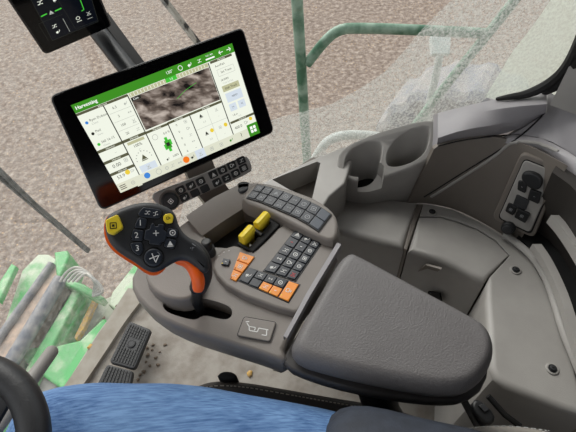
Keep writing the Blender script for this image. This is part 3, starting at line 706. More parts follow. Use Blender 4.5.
# head buttons
def jb(name, pts, h, m_, g_=None, text=None, lab=None, sm=1, gs=.5, ang=.1, gm=WHT, well=True):
    q = jf.px(pts); _c = ctr(q); q = [lerp2(_c, p_, 1.12) for p_ in q]; b = MB(); qq = rr(q, .0012 if len(q) > 6 else .0022, 3); qq = offset(qq, -.0007)
    if well: b.slab(jf, offset(qq, -.0014), .0006, -.004, BLKM, .0004, 2)
    b.slab(jf, qq, h, -.004, m_, .0011, 3, -.0005)
    c = ctr(q); e = min((V(q[1])-V(q[0])).length, (V(q[-1])-V(q[0])).length)
    if g_ is not None: b.glyph(jf, c, e*gs, ang, g_, h+.0003, gm)
    if text: b.text(jf, text, c, .0105, ang, h+.0003, gm)
    o = b.build(name, js); 
    if lab: o['label'] = lab
    return o
jb('cube_button', [(107.5, 222), (117.5, 217), (122, 228), (114, 234), (109, 232)], .010, YEL, 5, lab='large raised yellow button', gs=.7, gm=BLK, sm=1, well=False)
jb('square_button', [(165, 215.5), (170.5, 214.5), (172.5, 217), (171.5, 222.5), (166, 222.5), (164, 219)], .0035, YEL, 1, lab='small yellow square button', gs=1.0, gm=BLK)
jb('rocker_button', [(139.5, 214.5), (144, 208.5), (158.5, 210.5), (160.5, 213), (158, 217.5), (143, 216.5)], .003, KEY, None, lab='wide black button with two white icons')
b = MB(); b.glyph(jf, jf.p(147.5, 213), .0075, 0, 2, .0034, WHT); b.glyph(jf, jf.p(155.5, 214), .0075, .4, 2, .0034, WHT); b.build('button_icon', js)
jb('number_button', [(136.5, 224), (139.5, 218.5), (146, 220), (144.5, 227.5), (135.5, 227)], .003, KEY, text='1', gs=1.1, lab='black key marked 1')
jb('number_button', [(132.5, 236.5), (134, 230.5), (142.5, 231.5), (141.5, 240), (132.5, 239.5)], .003, KEY, text='2', gs=1.1, lab='black key marked 2')
jb('number_button', [(131.5, 244), (141, 243.5), (142.5, 250), (139, 254.5), (133.5, 250.5)], .003, KEY, text='3', gs=1.1, lab='black key marked 3')
jb('cross_button', [(152, 225.5), (154, 225), (154.5, 227.5), (158, 228), (158.5, 225.5), (163, 226), (162, 230.5), (165.5, 233), (164, 240), (160.5, 241), (159.5, 243.5), (155, 243), (150.5, 242.5), (150.5, 239.5), (146, 238.5), (147, 231), (151, 230)], .004, KEY, 9, lab='large black cross-shaped button', gs=3.2, sm=1)
jb('key_button', [(169, 229), (177, 230.5), (176.5, 236.5), (167.5, 236)], .003, KEY, 0, gs=.9)
jb('key_button', [(167, 239.5), (175.5, 241), (173, 248), (165, 246)], .003, KEY, 3, gs=.9)
b = MB(); c = jf.p(153.5, 257.5)
b.slab(jf, circ(c, .0135, 32), .001, -.004, BLKM, .0008); b.slab(jf, circ(c, .0112, 32), .004, -.002, KEY, .002); b.glyph(jf, c, .011, 1.2, 4, .0043, WHT); b.ringflat(jf, c, .0085, .0007, .0043, GRY, 12, .3, 1.0)
o = b.build('dial_button', js); o['label'] = 'round black dial button with white icon'
b = MB(); b.glyph(jf, jf.p(191, 247), .010, 1.0, 4, .0013, RUB); b.text(jf, 'A1', jf.p(193, 247), .009, 1.0, .0008, GRY); b.build('embossed_mark', js)

# ================================================================== BIG DISPLAY
def solve_rect(c, w):
    A = [ray(*p) for p in c]; M = Matrix((-A[1], A[2], -A[3])).transposed(); s = M.inverted() @ (-A[0]); d = [1, *s]
    pts = [A[i]*d[i] for i in range(4)]; W = ((pts[1]-pts[0]).length+(pts[2]-pts[3]).length)/2; return [CAM+p*(w/W) for p in pts]
mc = solve_rect([(51.5, 97), (242, 29), (273, 131), (102, 209)], .335)
mf = Fr(mc[3], mc[2]-mc[3], mc[0]-mc[3])
if mf.n.dot(CAM-mc[0]) < 0: mf = Fr(mc[3], mc[2]-mc[3], mc[3]-mc[0])
md_ = thing('touchscreen_display', (mc[2]+mc[3])/2, 'large landscape touchscreen display showing Harvesting page with green header, mounted above the console', 'display')
ho = [(51.5, 97), (242, 29), (273, 131), (102, 209)]
def rr(q, r, n=5):
    q = q if area(q) > 0 else q[::-1]; out = []
    for i in range(len(q)):
        a, b_, c = V(q[i-1]), V(q[i]), V(q[(i+1) % len(q)]); u = (a-b_).normalized(); w = (c-b_).normalized()
        for k in range(n+1):
            t = k/n; p = (b_+u*r)*(1-t)**2+b_*2*t*(1-t)+(b_+w*r)*t*t; out.append(tuple(p))
    return out
b = MB(); q = rr(offset(mf.px(ho) if area(mf.px(ho)) > 0 else mf.px(ho)[::-1], -.0028), .012); b.slab(mf, q, 0, -.035, BLK, .0022, 3, .006); b.build('housing', md_)
b = MB(); b.slab(mf, rr(offset(mf.px(ho)[::1] if area(mf.px(ho)) > 0 else mf.px(ho)[::-1], -.0005), .010), .0008, -.002, GLS, .0005); b.build('glass_face', md_)
TL, TR, BR, BL = [mf.p(*p) for p in ((70.8, 105.4), (231.7, 43.3), (259.8, 132.7), (120.6, 192.9))]
def S(s, t): return lerp2(lerp2(TL, TR, s), lerp2(BL, BR, s), t)
def R_(s0, s1, t0, t1): return [S(s0, t0), S(s1, t0), S(s1, t1), S(s0, t1)]
sang = math.atan2(TR[1]-TL[1], TR[0]-TL[0]); SH = V((TL[0]-BL[0], TL[1]-BL[1])).length
b = MB(); H0 = .0012
b.flat(mf, R_(0, 1, 0, 1), H0, EW)
def box(s0, s1, t0, t1, m_, k=1): b.flat(mf, R_(s0, s1, t0, t1), H0+.00015*k, m_)
def txt(t, s, v, size, m_, al='CENTER', k=3): b.text(mf, t, S(s, v), size*SH, sang, H0+.00015*k, m_, al)
def gly(s, v, size, kind, m_, k=3): b.glyph(mf, S(s, v), size*SH, sang, kind, H0+.00015*k, m_)
# grid lines and panel heads
for (s0, s1, t0, t1) in ((0, .295, .093, .118), (.825, .975, .093, .118), (0, .15, .505, .535), (0, .15, .635, .665), (0, .15, .77, .80), (.15, .295, .505, .535), (.295, .44, .51, .535), (.44, .585, .505, .53), (.585, .815, .505, .53), (.82, 1, .76, .785)):
    box(s0, s1, t0, t1, EOLD, 2); txt('Harvest', (s0+s1)/2, (t0+t1)/2, .03, EW, k=3)
for s in (.15, .295, .44, .585, .813): box(s-.003, s+.003, .1 if s < .3 or s > .8 else .51, .9 if s > .14 else .9, EK, 2)
box(.997, 1, .1, .87, EL, 1)
# column A
for i, (n_, c_) in enumerate((('Ryan Dobson', EB), ('Paul', EK), ('S60 16-15', EGB))):
    t = .20+i*.12; txt(n_, .045, t, .036, EK, 'LEFT'); txt('Client' if i != 1 else 'Farm', .048, t+.04, .028, EL, 'LEFT'); b.flat(mf, circ(S(.028, t+.01), .0025, 10), H0+.0004, c_)
for i, t_ in enumerate(('6.3', '3', '100', '20')): txt(t_, .20, .17+i*.095, .038, EK); gly(.265, .17+i*.095, .045, [7, 6, 4, 2][i], EL)
for i in range(3): box(.16, .285, .215+i*.095, .218+i*.095, EL, 1)
txt('--', .09, .585, .04, EL); txt('0.00', .06, .715, .055, EK); gly(.12, .70, .05, 5, EL)
txt('53.9', .05, .84, .05, EK); b.flat(mf, circ(S(.095, .825), .0042, 12), H0+.0004, EY); gly(.125, .83, .04, 1, EL)
# speed panel
box(.17, .275, .545, .575, EOL, 2); txt('100%', .222, .605, .045, EK); txt('C', .222, .66, .035, EL)
for k in range(9):
    a_ = math.pi*(.0+k/8); c_ = S(.222, .76); b.flat(mf, circ((c_[0]+.013*math.cos(a_+sang), c_[1]+.013*math.sin(a_+sang)), .0011, 6), H0+.0005, EL)
b.glyph(mf, S(.222, .745), .012, sang, 3, H0+.0005, EOLD)
box(.17, .275, .82, .895, EBL, 2); gly(.222, .858, .05, 4, EL)
# machine panel
txt('0.0 %', .41, .60, .035, EK); b.ringflat(mf, S(.335, .60), .005, .0008, H0+.0004, EL, 10)
for (ds, dt, w_, h_) in ((0, 0, .035, .045), (.0, -.05, .018, .03), (0, .05, .018, .03), (-.02, .02, .014, .03), (.02, -.015, .014, .03)): box(.39+ds-w_/2, .39+ds+w_/2, .72+dt-h_, .72+dt+h_, EGB if w_ < .03 else EG, 3)
box(.38, .40, .70, .74, EK, 4)
txt('100%', .405, .86, .035, EK); gly(.35, .865, .04, 7, EK)
for i in range(5): txt('0', .485, .57+i*.075, .035, EK); gly(.545, .57+i*.075, .042, [5, 1, 2, 6, 8][i], EL)
gly(.65, .575, .05, 3, EK); txt('0.0', .66, .65, .03, EL); gly(.76, .575, .04, 4, EL); txt('--', .76, .65, .03, EL)
gly(.645, .77, .05, 3, EK); b.flat(mf, circ(S(.685, .765), .0036, 10), H0+.0004, EY); txt('0.0', .66, .85, .03, EL)
b.flat(mf, circ(S(.785, .765), .0036, 10), H0+.0004, EY); gly(.745, .77, .04, 5, EL); txt('--', .76, .85, .03, EL)
box(.70, .702, .53, .9, EL, 1); box(.59, .81, .70, .703, EL, 1)
# right column
txt('AutoPath', .88, .16, .033, EK); 
for (s0, s1, t0, t1) in ((.85, .965, .20, .27),): b.line(mf, [S(s0, t0), S(s1, t0), S(s1, t1), S(s0, t1), S(s0, t0)], .0005, H0+.0004, EL)
txt('Set Track', .908, .235, .036, EK); txt('18.0000', .88, .315, .032, EK); txt('Track Spacing', .895, .35, .024, EL); box(.845, .965, .375, .44, EOL, 1); txt('Shift Track', .905, .41, .036, EK)
box(.85, .965, .46, .56, EBL, 1); txt('<0/0>', .91, .51, .034, EK)
box(.85, .90, .58, .66, EBL, 1); box(.915, .965, .58, .66, EBL, 1); txt('|<', .875, .62, .034, EK); txt('>|', .94, .62, .034, EK)
txt('1.8 in', .87, .705, .032, EK); txt('Shift', .90, .735, .022, EL)
txt('400.0', .865, .845, .045, EK); b.flat(mf, circ(S(.965, .81), .0034, 10), H0+.0004, EY); gly(.925, .83, .05, 1, EL)
sc = b.build('screen', md_, smooth=0)
b = MB(); b.flat(mf, R_(0, 1, 0, .09), H0+.0003, EG); b.text(mf, 'Harvesting', S(.012, .045), .052*SH, sang, H0+.0005, EPW, 'LEFT'); b.text(mf, 'Harvesting', S(.0135, .045), .052*SH, sang, H0+.0005, EPW, 'LEFT')
b.text(mf, '130°', S(.57, .045), .045*SH, sang, H0+.0005, EPW); b.ringflat(mf, S(.64, .045), .0042, .0009, H0+.0005, EPW, 12)
for s_, k_ in ((.70, 7), (.765, 2)): b.glyph(mf, S(s_, .048), .055*SH, sang, k_, H0+.0005, EPW)
b.text(mf, '9:51 AM', S(.835, .03), .026*SH, sang, H0+.0005, EPW); b.flat(mf, R_(.805, .865, .055, .07), H0+.0005, EPW)
for s_, d_ in ((.912, -1), (.965, 1)):
    b.line(mf, [S(s_-.014, .045), S(s_+.014, .045)], .0011, H0+.0005, EPW); b.line(mf, [S(s_+.004*d_, .025), S(s_+.014*d_, .045), S(s_+.004*d_, .065)], .0011, H0+.0005, EPW)
b.build('header_bar', sc, smooth=0)
b = MB(); b.flat(mf, R_(.303, .808, .14, .495), H0+.0003, TERR)
b.flat(mf, R_(.303, .36, .145, .18), H0+.0005, EK); b.text(mf, 'Cam', S(.33, .163), .032*SH, sang, H0+.0007, EPW)
b.line(mf, [S(.55, .32), S(.62, .27), S(.70, .24)], .0006, H0+.0005, EGB)
b.build('camera_view', sc, smooth=0)
b = MB(); b.flat(mf, R_(.303, .808, .095, .135), H0+.0003, EOL)
for k in range(24): b.flat(mf, R_(.31+k*.0205, .314+k*.0205, .1, .13), H0+.0005, EW)
b.flat(mf, R_(.53, .60, .09, .135), H0+.0006, EGB); b.text(mf, '1.6', S(.565, .112), .034*SH, sang, H0+.0008, EPW); b.build('guidance_bar', sc, smooth=0)
b = MB(); b.flat(mf, R_(0, 1, .90, 1), H0+.0003, ETB)
for k in range(3): b.line(mf, [S(.012, .93+k*.02), S(.05, .93+k*.02)], .0012, H0+.0005, EK)
b.glyph(mf, S(.095, .95), .05*SH, sang, 0, H0+.0005, EL); b.flat(mf, circ(S(.19, .94), .0052, 12), H0+.0005, EB); b.flat(mf, circ(S(.455, .95), .0058, 14), H0+.0005, EO)
b.ringflat(mf, S(.265, .95), .005, .0008, H0+.0005, EL, 12)
for s_, k_ in ((.32, 0), (.36, 2), (.41, 6), (.50, 7)): b.glyph(mf, S(s_, .95), .05*SH, sang, k_, H0+.0005, EK if s_ > .45 else EL)
b.flat(mf, R_(.525, .59, .9, 1), H0+.0004, EBL); b.glyph(mf, S(.557, .95), .05*SH, sang, 4, H0+.0005, EL)
for s_ in (.64, .71): b.glyph(mf, S(s_, .95), .05*SH, sang, 5, H0+.0005, EL)
b.glyph(mf, S(.785, .945), .05*SH, sang, 7, H0+.0005, EG); b.text(mf, '?', S(.865, .945), .07*SH, sang, H0+.0005, EK)
b.flat(mf, R_(.92, 1, .865, 1), H0+.0006, EG)
for ds, dt in ((-.012, -.02), (.012, -.02), (-.012, .02), (.012, .02)): b.flat(mf, R_(.96+ds-.009, .96+ds+.009, .93+dt-.016, .93+dt+.016), H0+.0008, EPW)
b.flat(mf, R_(.11, .14, 1.0, 1.012), H0+.0003, ETB); b.build('tool_bar', sc, smooth=0)

# key strip under the display
kd = thing('display_keypad', onplane(205, 185, mc[0], mf.n), 'narrow grey control strip with a round knob and black icon keys below the large display', 'keypad')
kf = Fr(mf.w(0, 0, -.012), mf.x, mf.y)
ks = [(150, 196), (166, 188), (200, 176), (242, 157), (246.5, 156.5), (249.5, 159), (252.5, 168), (251, 172.5), (225, 184.5), (192, 199), (178, 206.5), (167, 209.5), (160, 208)]
b = MB(); b.slab(kf, chaikin(kf.px(ks), 1), 0, -.03, PL, .0025, 3, .003); b.build('strip_body', kd)
b = MB(); c = kf.p(169.5, 200.5); b.slab(kf, circ(c, .0185, 32), .003, -.003, PLB, .001); b.slab(kf, circ(c, .0155, 32), .010, 0, BLK, .002); b.slab(kf, circ(c, .0115, 28), .012, .008, RUB, .001); b.glyph(kf, c, .010, .4, 5, .0123, WHT); o = b.build('rotary_knob', kd); o['label'] = 'round black knob with white icon'
A1 = kf.px([(176.5, 190.5), (201.5, 180), (199.5+6, 187+3.5), (180, 202.5)])
for cx, cy, g_ in ((180.5, 190, 0), (190.7, 185.6, 7), (200.5, 181.2, 0), (184.5, 197.2, 7), (195, 193, None), (204.8, 188.6, None), (213, 174.3, 3), (222.3, 170, 0), (231.5, 165.3, 1), (241, 160.5, 2), (216.8, 182.3, 7), (226.3, 178, 2), (235.4, 173.2, 0), (243.5, 168, 5)):
    c = kf.p(cx, cy); q = [(c[0]-.0083, c[1]-.0068), (c[0]+.0083, c[1]-.0068), (c[0]+.0083, c[1]+.0068), (c[0]-.0083, c[1]+.0068)]
    b = MB(); b.slab(kf, rr(q, .003), .0028, -.002, BLK, .0012)
    if g_ is not None: b.glyph(kf, c, .009, 0, g_, .0031, WHT)
    b.build('icon_key', kd)
b = MB(); b.line(kf, [kf.p(206.5, 174), kf.p(212, 189)], .0015, .0003, PL); b.build('divider', kd)
# post carrying the display, rising from the console
b = MB(); A = kf.w(*kf.p(214, 188), -.045); B = P(236, 222, .56); n_ = V((0, 0, 1))
f0 = (B-A).normalized(); sd = (mf.x-f0*mf.x.dot(f0)).normalized(); th = f0.cross(sd)
def ringp(p, w_, t_): return [p+sd*w_+th*t_, p-sd*w_+th*t_, p-sd*w_-th*t_, p+sd*w_-th*t_]
A2 = mf.w(*mf.p(200, 150), -.07)
b.rings([ringp(A2, .03, .012), ringp(A-f0*.01, .028, .012), ringp(A.lerp(B, .5), .026, .012), ringp(B, .026, .012)], PLB); 
tag(b.build('display_post'), 'flat brown-grey post carrying the large display, between control strip and console tray', 'post')

# ================================================================== SMALL DISPLAY + ARM
sc4 = [(-23, -50), (67, -81), (111, 26), (46, 54)]
s4 = solve_rect(sc4, .12)
ROOT2 = (s4[2]+s4[3])/2
sd_ = thing('corner_post_display', ROOT2, 'small black portrait monitor with dark gauge screen at the top left corner', 'display')
xf = Fr(s4[3], s4[2]-s4[3], s4[0]-s4[3])
if xf.n.dot(CAM-s4[0]) < 0: xf = Fr(s4[3], s4[2]-s4[3], s4[3]-s4[0])
b = MB(); q = xf.px(sc4); q = rr(offset(q if area(q) > 0 else q[::-1], -.0028), .010); b.slab(xf, q, 0, -.028, BLK, .003, 3, .003); b.build('housing', sd_)
b = MB(); b.slab(xf, rr([p for p in (lambda w_: offset(w_ if area(w_) > 0 else w_[::-1], .0005))(xf.px(sc4))], .009), .0006, -.002, GLS, .0004); b.build('glass_face', sd_)
b = MB(); b.slab(xf, xf.px([(68.5, 46), (111, 28.5), (109, 22), (66, 40)]), -.004, -.024, BLK, .003); b.build('lower_lip', sd_)
b = MB(); h = .0011; sq_ = xf.px([(10, -40), (72, -66), (98, 21), (52, 40)])
c0, c1, c2, c3 = sq_
def T2(s, t): return lerp2(lerp2(c0, c1, s), lerp2(c3, c2, s), t)
b.flat(xf, [c0, c1, c2, c3], h, E('lit_deep_blue', (10, 13, 20)))
an = math.atan2(c2[1]-c3[1], c2[0]-c3[0])
LW = .0006
b.line(xf, [T2(0, 0), T2(1, 0), T2(1, 1), T2(0, 1), T2(0, 0)], LW, h+.0002, EK)
XP = lambda x, y: xf.p(x, y)
for ln in ([(37.7, 23.4), (62, 13.5)], [(58, 0), (75, 28)], [(75, 28), (97, 20)], [(38, 24), (48, 40)]): b.line(xf, [XP(*p) for p in ln], LW*.8, h+.0003, EK)
for a_, c_ in (((40.5, 16), (46.5, 13)), ((54.5, 10.5), (61, 7.5))): b.line(xf, [XP(*a_), XP(*c_)], .0022, h+.0004, EGB)
b.line(xf, [XP(79, -3), XP(83.5, 9), XP(81, 10.5)], .0013, h+.0004, EGB)
b.glyph(xf, XP(50.5, 11.5), .008, an, 3, h+.0005, EL); b.glyph(xf, XP(39.5, 2), .010, an, 2, h+.0005, EW); b.glyph(xf, XP(54.5, -1), .008, an, 7, h+.0005, EW)
b.glyph(xf, XP(54, 25.5), .009, an, 2, h+.0005, EW); b.glyph(xf, XP(57.5, 31), .008, an, 7, h+.0005, EW); b.line(xf, [XP(62.5, 18), XP(69.5, 31)], .0006, h+.0005, EL)
b.ringflat(xf, XP(77.5, 17.5), .0035, .0008, h+.0005, EW, 10); b.line(xf, [XP(76.5, 21.5), XP(81.5, 19.5)], .0009, h+.0005, EW); b.glyph(xf, XP(88, 12.5), .008, an, 4, h+.0005, EL); b.line(xf, [XP(87, 18.5), XP(92, 16.5)], .0008, h+.0005, EL)
b.text(xf, '54', XP(66, -12), .02, an, h+.0005, EW); b.glyph(xf, XP(22, -20), .012, an, 0, h+.0005, EGB)
b.build('screen', sd_, smooth=0)
b = MB(); A = onplane(92, 24, xf.o-xf.n*.05, xf.n); B = onplane(136, 80, mc[0]-mf.n*.055, mf.n); B2 = B+(B-A)*.25
b.tube([A, A.lerp(B, .5), B, B2], .0165, BLK, 20); o = b.build('monitor_arm'); 
tag(o, 'thick black round arm tube running from the small monitor behind the large display', 'mounting arm')
b = MB(); A = onplane(104, 16, xf.o-xf.n*.055, xf.n); B = onplane(148, 76, mc[0]-mf.n*.07, mf.n); sd2 = (mf.x-(B-A).normalized()*mf.x.dot((B-A).normalized())).normalized(); th = (B-A).normalized().cross(sd2)
b.rings([[p+sd2*.009+th*.004, p-sd2*.009+th*.004, p-sd2*.009-th*.004, p+sd2*.009-th*.004] for p in (A, B+(B-A)*.2)], BLKM); b.build('x')
o = bpy.data.objects['x']; o.name = 'cable_cover'; tag(o, 'flat matte black cover strip running beside the round monitor arm', 'cover')

# ================================================================== OUTSIDE
def Yp(x, y, yy): return onplane(x, y, V((0, yy, 0)), V((0, 1, 0)))
RY = 1.22
b = MB(); lo = Yp(308, 175, RY); hi = Yp(297, 0, RY); d = (hi-lo)
b.tube([lo-d*1.2, lo, hi, hi+d*.4], .0165, RAIL, 14); tag(b.build('rail_post'), 'upright dark green rail post outside the side window', 'rail post')
def path(pts, n=2): return [V(q) for q in chaikin([tuple(p) for p in pts], n, False)]
b = MB(); b.tube(path([Yp(307, 64, RY), Yp(322, 44, RY), Yp(338, 29, RY), Yp(360, 28, RY), Yp(420, 30, RY), Yp(487, 33.5, RY)]), .0155, RAIL, 14)
b.tube(path([Yp(540, -35, RY), Yp(515, 0, RY), Yp(487, 35, RY), Yp(450, 80, RY), Yp(415, 125, RY), Yp(385, 165, RY)], 1), .0145, RAIL, 14)
tag(b.build('handrail'), 'bent green tubular handrail branching behind the dusty side window', 'handrail')
b = MB(); b.tube(path([V((*Yp(300, 190, 1.0)[:2], -2.0)), Yp(300, 190, 1.0), Yp(318, 152, 1.0), Yp(330, 138, 1.0), Yp(352, 134, 1.0), Yp(385, 137, 1.0), Yp(410, 150, 1.0)]), .014, DUSTW, 12)
tag(b.build('grab_handle'), 'dusty pale curved grab handle just outside, behind the cup holder', 'grab handle')
b = MB(); fy = Fr(Yp(440, 46, 1.35), (1, 0, 0), (0, .8, .6)); 
b.slab(fy, fy.px([(430, 37), (450, 37), (449, 55), (431, 55)]), .01, -.01, DUSTW, .002); b.tube([Yp(440, 54, 1.35), Yp(436, 75, 1.35), Yp(430, 100, 1.35), Yp(422, 150, 1.35)], .014, DUSTW, 10)
tag(b.build('marker_bracket'), 'white square marker plate on a thin stem outside, under the handrail', 'marker')
b = MB(); A, B = Yp(150, -18, 1.5), Yp(197, 42, 1.5); dd = B-A
b.tube([A-dd*.6, A, B, B+dd*1.2], .013, mat('weathered_black', (40, 40, 38), .7, col2=(170, 165, 155), vscale=16, detail=6, lo=.48, hi=.55), 10, .7)
tag(b.build('ladder_rail'), 'weathered black and grey bar outside, slanting down behind the top of the large display', 'rail')
# tyre
b = MB(); tc = V((1.5, 2.7, -1.3)); ax = V((.55, .83, 0)).normalized(); e1 = V((-.83, .55, 0)).normalized(); e2 = V((0, 0, 1))
R = []; NT = 72
prof = [(.38, -.2), (.50, -.25), (.61, -.25), (.66, -.2), (.67, 0), (.66, .2), (.61, .25), (.50, .25), (.38, .2)]
for k in range(NT):
    a_ = 2*math.pi*k/NT; lug = .035 if (k//2) % 2 else 0
    R.append([tc+ax*w_+(e1*math.cos(a_)+e2*math.sin(a_))*(r_+(lug if r_ > .6 else 0)) for r_, w_ in prof])
R.append(R[0]); b.rings(R, mat('tyre_rubber', (124, 126, 134), .8, col2=(156, 150, 146), vscale=9, detail=6), False, False)
ty = thing('machine_tyre', tc-V((0, 0, .7)), 'large dusty blue-grey tyre on the ground outside, seen through the dusty window', 'tyre')
b.build('tread', ty)
b = MB(); b.rings([[tc+ax*w_+(e1*math.cos(2*math.pi*k/32)+e2*math.sin(2*math.pi*k/32))*r_ for k in range(32)] for r_, w_ in ((.39, -.2), (.37, -.1), (.2, -.05), (.2, .05), (.37, .1), (.39, .2))], mat('rim_grey', (150, 150, 148), .6)); b.build('rim', ty)

# wiper
wn = V((-.64, .36, 0)); wn = V((-(.765-.22), (-.57+.79), 0)).normalized(); wp = V((-.70, .46, 0))+wn*.03
if wn.dot(wp-CAM) < 0: wn = -wn
def Wp(x, y, o=0): return onplane(x, y, wp+wn*o, wn)
wt = thing('windshield_wiper', Wp(45, 210), 'thin dark wiper arm lying diagonally outside the windshield at the left', 'wiper')
b = MB(); b.tube([Wp(-30, 142), Wp(0, 171), Wp(35, 204), Wp(62, 228)], [.0065, .006, .005, .004], mat('wiper_grey', (70, 74, 74), .5), 8); b.build('wiper_arm', wt)
b = MB(); A, B = Wp(0, 176, .01), Wp(88.5, 251, .01); dr = (B-A).normalized(); s_ = dr.cross(wn)
b.rings([[p+s_*.007+wn*.004, p-s_*.007+wn*.004, p-s_*.007-wn*.004, p+s_*.007-wn*.004] for p in (A-dr*.15, B)], mat('blade_rubber', (58, 62, 62), .6)); b.build('wiper_blade', wt)

# feeder house
DSTL = mat('roller_dark_steel', (92, 97, 108), .5, col2=(140, 138, 138), vscale=20, detail=6)
fh = thing('feeder_house', P(40, 330, -1.0), 'dusty green feeder house with roller and hoses in front of the cab floor, bottom left', 'harvester part')
HZ = -.75
def fz(name, pts, z, dep, m_, r=.01, lab=None, sm=0):
    o = slab(name, z, pts, dep, m_, fh, r, 3, 0, sm)
    if lab: o['label'] = lab
    return o
fz('deck_plate', [(-60, 470), (-10, 330), (2, 330), (22, 270), (38, 254), (48, 254), (58, 260), (20, 370), (-20, 470)], HZ, .12, GRN)
fz('edge_bar', [(-8, 292), (11, 263), (16, 266), (-1, 302)], HZ+.08, .03, GRNB)
fz('lower_plate', [(58, 300), (76, 286), (104, 299), (124, 290), (140, 262), (160, 300), (120, 420), (-40, 470), (-10, 430)], HZ-.12, .08, mat('dusty_grey_green', (128, 134, 124), .8, col2=(176, 180, 165), vscale=8, detail=6))
fz('dark_panel', [(80, 292), (95, 300), (62, 350), (36, 385), (48, 345)], HZ-.06, .05, mat('dark_steel', (110, 112, 112), .6, col2=(150, 146, 140), vscale=12))
fz('corner_bracket', [(54, 252), (67, 250), (69, 256), (60, 277), (56, 275)], HZ+.1, .2, GRNB)
fz('cross_bracket', [(57, 276), (62, 276), (84, 284), (104, 297), (100, 301), (80, 291), (58, 281)], HZ+.08, .06, GRNB)
fz('green_channel', [(76, 284), (84, 287), (58, 335), (34, 385), (0, 440), (-14, 440), (30, 360)], HZ+.04, .1, GRNB)
fz('green_channel', [(86, 289), (90, 291), (64, 340), (54, 352), (52, 344)], HZ, .1, GRNB)
fz('green_gusset', [(18, 352), (30, 347), (55, 346), (80, 340), (103, 318), (110, 322), (66, 392), (48, 380), (25, 362)], HZ+.02, .05, GRNB)
fz('floor_gusset', [(112, 292), (136, 262), (142, 285), (118, 312), (108, 304)], HZ-.05, .05, GRN)
fz('chaff_strip', [(92, 300), (96, 301), (84, 328), (76, 340), (74, 337)], HZ-.02, .03, CHAFF, .004, 'strip of yellow chaff')
fz('dark_step', [(38, 372), (52, 372), (68, 385), (46, 398), (30, 392)], HZ-.0, .04, mat('step_grey', (120, 120, 118), .6))
b = MB(); A, B = P(61, 279, HZ+.08), P(-14, 405, HZ+.08); b.tube([A, A.lerp(B, .3), A.lerp(B, .6), B], .036, DSTL, 20); o = b.build('roller', fh); o['label'] = 'dark grey roller with dust'
b = MB(); A, B = P(52, 264, HZ+.06), P(-30, 380, HZ+.06); b.tube([A, A.lerp(B, .5), B], .022, DSTL, 14); o = b.build('side_pipe', fh)
fz('dust_tray', [(51, 262), (62, 268), (63, 280), (-12, 405), (-40, 390)], HZ+.05, .1, mat('caked_dust', (196, 172, 154), .95, col2=(150, 138, 130), vscale=16, detail=8), .01, 'tray caked with tan dust')
for k in range(5):
    b = MB(); z_ = HZ+.14+.012*k
    b.tube(path([P(60+k*4, 282, z_), P(66+k*5, 272, z_+.01), P(76+k*4, 266+k*3, z_+.02), P(88+k*3, 272+k*3, z_), P(96+k*2, 283+k*2.5, z_-.02), P(93, 292+k, z_-.08)]), .007, HOSE, 8); b.build('hose', fh)

# ================================================================== PEDALS, FLOOR BITS
def pedal(pts, lab, big):
    zt = .07; fp = Z(zt); q = fp.px(pts); t = thing('foot_pedal', V((*ctr(q), 0)), lab, 'pedal', 'foot pedals')
    b = MB(); b.slab(fp, rr(q, .010), 0, -.012, RUB, .003, 3, -.001)
    b.build('pedal_plate', t)
    b = MB(); c = (.5, .5)
    nu, nv = (8, 13) if big else (8, 8)
    for i in range(nu):
        for j in range(nv):
            u, v = (i+.5)/nu*.88+.06, (j+.5)/nv*.9+.05
            if big and abs(u-.5) < .2 and abs(v-.48) < .13: continue
            qq = quad(q, u-.030, u+.030, v-.36/nv, v+.36/nv); b.slab(fp, qq, .0022, -.001, BLK, 0)
    if big: b.slab(fp, circ(ctr(quad(q, .3, .7, .4, .56)), .012, 24), .003, -.001, RUB, .001); b.ringflat(fp, ctr(quad(q, .3, .7, .4, .56)), .010, .0015, .0033, BLKM, 20)
    o = b.build('grip_pattern', t); o['kind'] = 'stuff'
    b = MB(); cc = V((*ctr(q), 0)); b.tube([cc+V((0, 0, zt-.01)), cc+V((-.01, .02, 0))], .012, BLK, 12); b.build('pedal_stalk', t)
pedal([(129.5, 321), (151, 329.5), (134.5, 369), (109, 362)], 'dark ribbed rectangular foot pedal with round centre boss, the farther of two', True)
pedal([(107, 364), (133, 371), (128, 395), (95, 388)], 'dark ribbed foot pedal half hidden behind the denim leg', False)
rnd = random.Random(3)
FZ = Z(0)
def crumb(x, y, s, m_, label, grp, cat):
    c = P(x, y, 0); b = MB(); R = []
    for k, (rz, hz_) in enumerate(((.7, 0), (1, .3), (.8, .7), (.35, .95))):
        R.append([c+V((s*rz*math.cos(t)*(1+.3*math.sin(3*t+x)), s*rz*math.sin(t)*(1+.25*math.cos(2*t+y)), s*hz_*.8)) for t in [2*math.pi*i/7 for i in range(7)]])
    b.rings(R, m_); tag(b.build('dirt_clod' if m_ is DIRT else 'corn_kernel'), label, cat, grp)
crumb(91, 347, .010, CHAFF, 'yellow corn kernel on the ledge left of the foot pedals', None, 'kernel')
crumb(250, 374, .009, CHAFF, 'yellow kernel on the floor behind the small black seat lever', None, 'kernel')
for x, y in ((106, 333), (112, 332), (99, 344), (104, 318), (117, 306), (84, 382), (90, 375), (148, 355), (152, 350), (146, 362), (144, 372), (150, 366), (156, 358), (140, 375), (153, 345), (160, 352), (147, 348), (158, 365), (138, 380), (165, 345)):
    crumb(x, y, rnd.uniform(.003, .0065), DIRT, 'small clod of dry dirt on the cab floor', 'dirt clods scattered on the floor', 'dirt')

